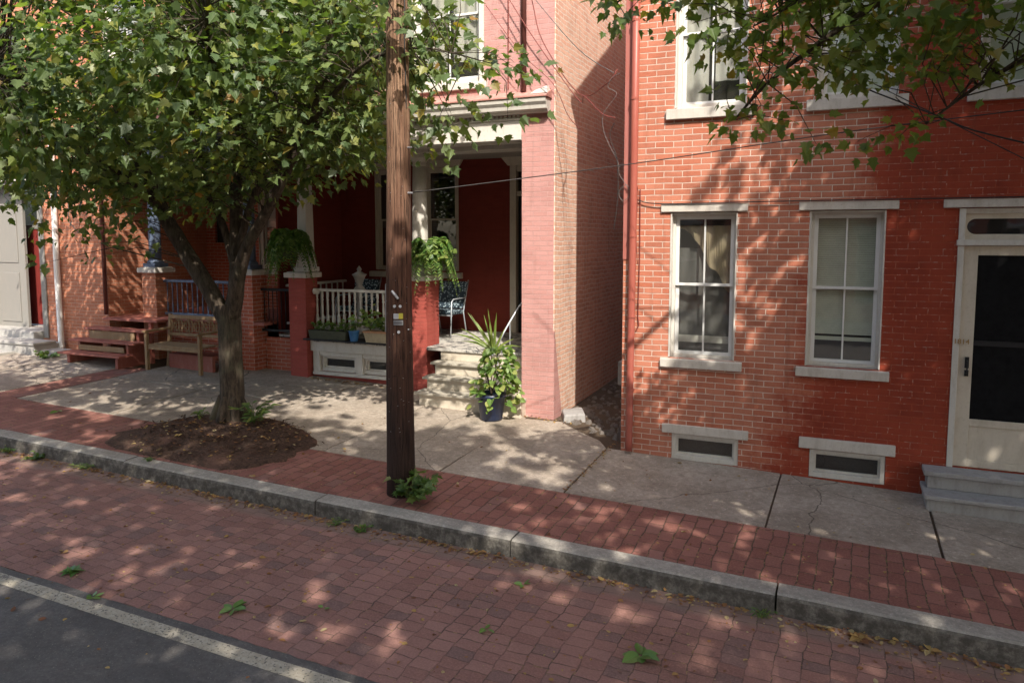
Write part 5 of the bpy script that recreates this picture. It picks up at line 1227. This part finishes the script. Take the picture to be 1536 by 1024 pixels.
B().box(-6.94, -6.42, 9.96, 10.16, -1.489, -1.46).build('rim', 'terra', tp, bevel=.005)
leafy('leaves', '', '', (-6.85, 10.05, -1.47), 60, .30, .38, .10, 'leaf_vine', 'oval', 10, 61, parent=tp)
leafy('leaves', '', '', (-6.6, 10.05, -1.47), 50, .26, .26, .09, 'leaf_weed', 'heart', 9, 62, parent=tp)

# ================================================================== PORCH FURNITURE
def porch_chair(x, y, label):
    o = thing('porch_chair', label, 'chair', (x, y, FZ), 'porch chairs'); z = FZ
    B().hexa([(x - .25, y - .25, z + .38), (x + .25, y - .25, z + .38), (x + .25, y + .22, z + .36), (x - .25, y + .22, z + .36)], [(x - .25, y - .25, z + .46), (x + .25, y - .25, z + .46), (x + .25, y + .22, z + .44), (x - .25, y + .22, z + .44)]).build('seat_cushion', 'cushion', o, bevel=.03, seg=3)
    B().hexa([(x - .24, y + .16, z + .45), (x + .24, y + .16, z + .45), (x + .24, y + .25, z + .45), (x - .24, y + .25, z + .45)], [(x - .27, y + .30, z + .92), (x + .27, y + .30, z + .92), (x + .27, y + .38, z + .90), (x - .27, y + .38, z + .90)]).build('back_cushion', 'cushion', o, bevel=.035, seg=3)
    for s in (-1, 1):
        B().tube([(x + s * .27, y - .30, z), (x + s * .27, y - .26, z + .60), (x + s * .27, y - .2, z + .64), (x + s * .27, y + .22, z + .64)], .011, 8).build('armrest', 'galv', o, smooth=True)
        B().tube([(x + s * .25, y + .32, z), (x + s * .25, y + .2, z + .4), (x + s * .26, y + .38, z + .93)], .011, 8).build('leg', 'galv', o, smooth=True)
    B().tube([(x - .27, y - .24, z + .37), (x + .27, y - .24, z + .37)], .010, 6).build('seat_rail', 'galv', o)
    return o
porch_chair(-8.0, 11.35, 'blue patterned porch chair behind the white railing')
porch_chair(-6.22, 11.35, 'blue patterned porch chair under the window right of the pole')
ur = thing('urn', 'pale stone urn standing on the porch behind the railing', 'urn', (-7.6, 10.85, FZ))
B().lathe(-7.6, 10.85, [(.14, FZ + .001), (.14, FZ + .06), (.05, FZ + .16), (.05, FZ + .70), (.12, FZ + .76), (.09, FZ + .80), (.045, FZ + .86), (.10, FZ + 1.0), (.13, FZ + 1.04), (.10, FZ + 1.05), (.03, FZ + 1.09), (.045, FZ + 1.13), (.0, FZ + 1.19)], 20).build('bowl', 'marble', ur, smooth=True)

# ================================================================== LITTER
pts_ = []; sz_ = []
for i in range(2600):
    m = rnd.random()
    if m < .38: x = rnd.uniform(-10, 2.5); y = 5.69 - abs(rnd.gauss(0, .07)); z = S(x, y)
    elif m < .80: x = rnd.uniform(-9, 3); y = rnd.uniform(3.8, 5.7); z = S(x, y)
    elif m < .90: x = rnd.uniform(-9, 3); y = rnd.uniform(5.95, 6.95); z = G(x, y)
    elif m < .96: x = rnd.uniform(-12, 3); y = rnd.uniform(7, 8.5); z = G(x, y) + .005
    else: x = rnd.uniform(-6.5, 1); y = rnd.uniform(1.8, 3.9); z = S(x, y) + .01
    pts_.append((x, y, z)); sz_.append(rnd.choice([.012, .018, .022, .03, .045]) * rnd.uniform(.7, 1.3))
for i in range(260):
    a = rnd.uniform(0, 6.283); r = math.sqrt(rnd.random()); x = -6.85 + 1.15 * r * math.cos(a); y = 6.85 + .85 * r * math.sin(a)
    pts_.append((x, y, G(x, y) + .025 + .075 * (1 - r * r))); sz_.append(rnd.uniform(.025, .06))
for c0 in (-8.6, -7.4, -6.6, -5.9, -5.2, -4.4, -3.4, -3.1, -2.8, -1.6, -.9, .1, .5, 1.1):
    for i in range(26): x = c0 + rnd.gauss(0, .22); y = 5.695 - abs(rnd.gauss(0, .035)); pts_.append((x, y, S(x, y) + rnd.uniform(0, .02))); sz_.append(rnd.uniform(.02, .06))
for i in range(160): x = rnd.uniform(-8.0, -5.7); y = 10.08 - abs(rnd.gauss(0, .05)); pts_.append((x, y, G(x, y) + .008)); sz_.append(rnd.uniform(.02, .06))
for i in range(120): x = -2.5 + rnd.gauss(0, .02); y = rnd.uniform(7, 8.9); pts_.append((x, y, G(x, y) + .004)); sz_.append(rnd.uniform(.015, .035))
for i in range(60): x = rnd.uniform(-4.3, -3.2); y = 9.45 + rnd.gauss(0, .05); pts_.append((x, y, G(x, y) + .006)); sz_.append(rnd.uniform(.02, .05))
kind(flat_bits('leaf_litter', 'leaf_dry', pts_, sz_, 'oval', .004, .12), 'stuff')
def fallen(name, label, x, y, n, s, mat, kt, seed, f=S, cat='leaf', lift=.012):
    r = random.Random(seed); P = []; D = []; Z = []
    for k in range(n): a = 6.283 * k / n + r.uniform(-.4, .4); P.append((x + .01 * math.cos(a), y + .01 * math.sin(a), f(x, y) + lift)); D.append((math.cos(a), math.sin(a), r.uniform(.0, .35))); Z.append(s * r.uniform(.7, 1.1))
    return tag(scatter_leaves(np.array(P), np.array(D), np.array(Z), kt, 1.6).build(name, mat), label, cat)
fallen('leaf_sprig', 'star-shaped green sprig lying on the road bricks at lower right', -1.15, 4.75, 8, .13, 'leaf_fallen', 'oval', 1)
fallen('leaf_sprig', 'small green sprig on the road right of centre', -2.23, 5.31, 4, .07, 'leaf_fallen', 'oval', 2)
fallen('leaf_sprig', 'single small green leaf on the road below centre', -3.41, 4.35, 2, .06, 'leaf_fallen', 'oval', 3)
fallen('leaf_sprig', 'little green leaf pair near the bottom centre of the road', -2.21, 4.60, 3, .07, 'leaf_fallen', 'oval', 4)
fallen('leaf_sprig', 'green and brown sprig lying left of centre near the white line', -3.99, 4.05, 6, .10, 'leaf_fallen', 'oval', 5)
fallen('leaf_sprig', 'green leaf cluster on the bricks at the left near the asphalt', -5.56, 3.95, 7, .09, 'leaf_fallen', 'maple', 6)
fallen('leaf_sprig', 'flat green leaf spray on the white road line', -5.05, 3.74, 5, .08, 'leaf_fallen', 'oval', 7)
fallen('leaf_sprig', 'pale green leaf on the brick sidewalk at far left', -9.6, 6.75, 3, .11, 'leaf_fallen', 'oval', 8, G)
fallen('dry_leaf', 'curled orange dead leaf below the kerb at right', .19, 5.62, 5, .10, 'leaf_dry', 'maple', 9)
fallen('dry_leaf', 'small orange dead leaf at the kerb further right', .62, 5.66, 3, .07, 'leaf_dry', 'oval', 10)
fallen('dry_leaf', 'brown leaf lying on the asphalt by the white line', -2.9, 3.47, 2, .07, 'leaf_dry', 'oval', 11)
fallen('dry_leaf', 'yellow leaf on the road at left beside the line', -5.95, 4.15, 2, .06, 'leaf_dry', 'oval', 12)

# ================================================================== LIGHT, SKY, CAMERA
el = math.radians(45); az = math.atan2(.385, .593)          # sun stands in front, to the right
sd = Vector((math.sin(az) * math.cos(el), -math.cos(az) * math.cos(el), math.sin(el)))
ld = bpy.data.lights.new('sun', 'SUN'); ld.energy = 2.9; ld.angle = math.radians(.53); ld.color = (1, .93, .82)
lo = bpy.data.objects.new('sun', ld); COL.objects.link(lo); lo.rotation_euler = sd.to_track_quat('Z', 'Y').to_euler(); lo.location = (5, -8, 14)
W = bpy.data.worlds.new('World'); bpy.context.scene.world = W; W.use_nodes = True
nt = W.node_tree; bg = nt.nodes['Background']; sky = nt.nodes.new('ShaderNodeTexSky'); sky.sky_type = 'NISHITA'; sky.sun_disc = False
sky.sun_elevation = el; sky.sun_rotation = math.atan2(sd.x, sd.y); sky.air_density = 1.0; sky.dust_density = 3.0; sky.ozone_density = .4
nt.links.new(sky.outputs[0], bg.inputs[0]); bg.inputs[1].default_value = .15
F = 1141.0; TH = math.atan(.0932); YAW = math.atan((1270 - 768) * math.cos(TH) / F)
cd = bpy.data.cameras.new('camera'); co = bpy.data.objects.new('camera', cd); COL.objects.link(co)
cd.sensor_width = 36; cd.lens = F / 1536 * 36; cd.clip_end = 300; cd.shift_y = -(512 - 463) / 1536
co.location = (0, 0, ZO); co.rotation_euler = (math.pi / 2 - TH, 0, YAW)
sc = bpy.context.scene; sc.camera = co
sc.view_settings.view_transform = 'Standard'; sc.view_settings.look = 'None'; sc.view_settings.exposure = 1.3; sc.view_settings.gamma = 1
try:
    sc.cycles.max_bounces = 6; sc.cycles.diffuse_bounces = 3; sc.cycles.glossy_bounces = 3; sc.cycles.transparent_max_bounces = 8; sc.cycles.transmission_bounces = 4
    sc.cycles.use_denoising = True; sc.cycles.sample_clamp_indirect = 6
except Exception: pass
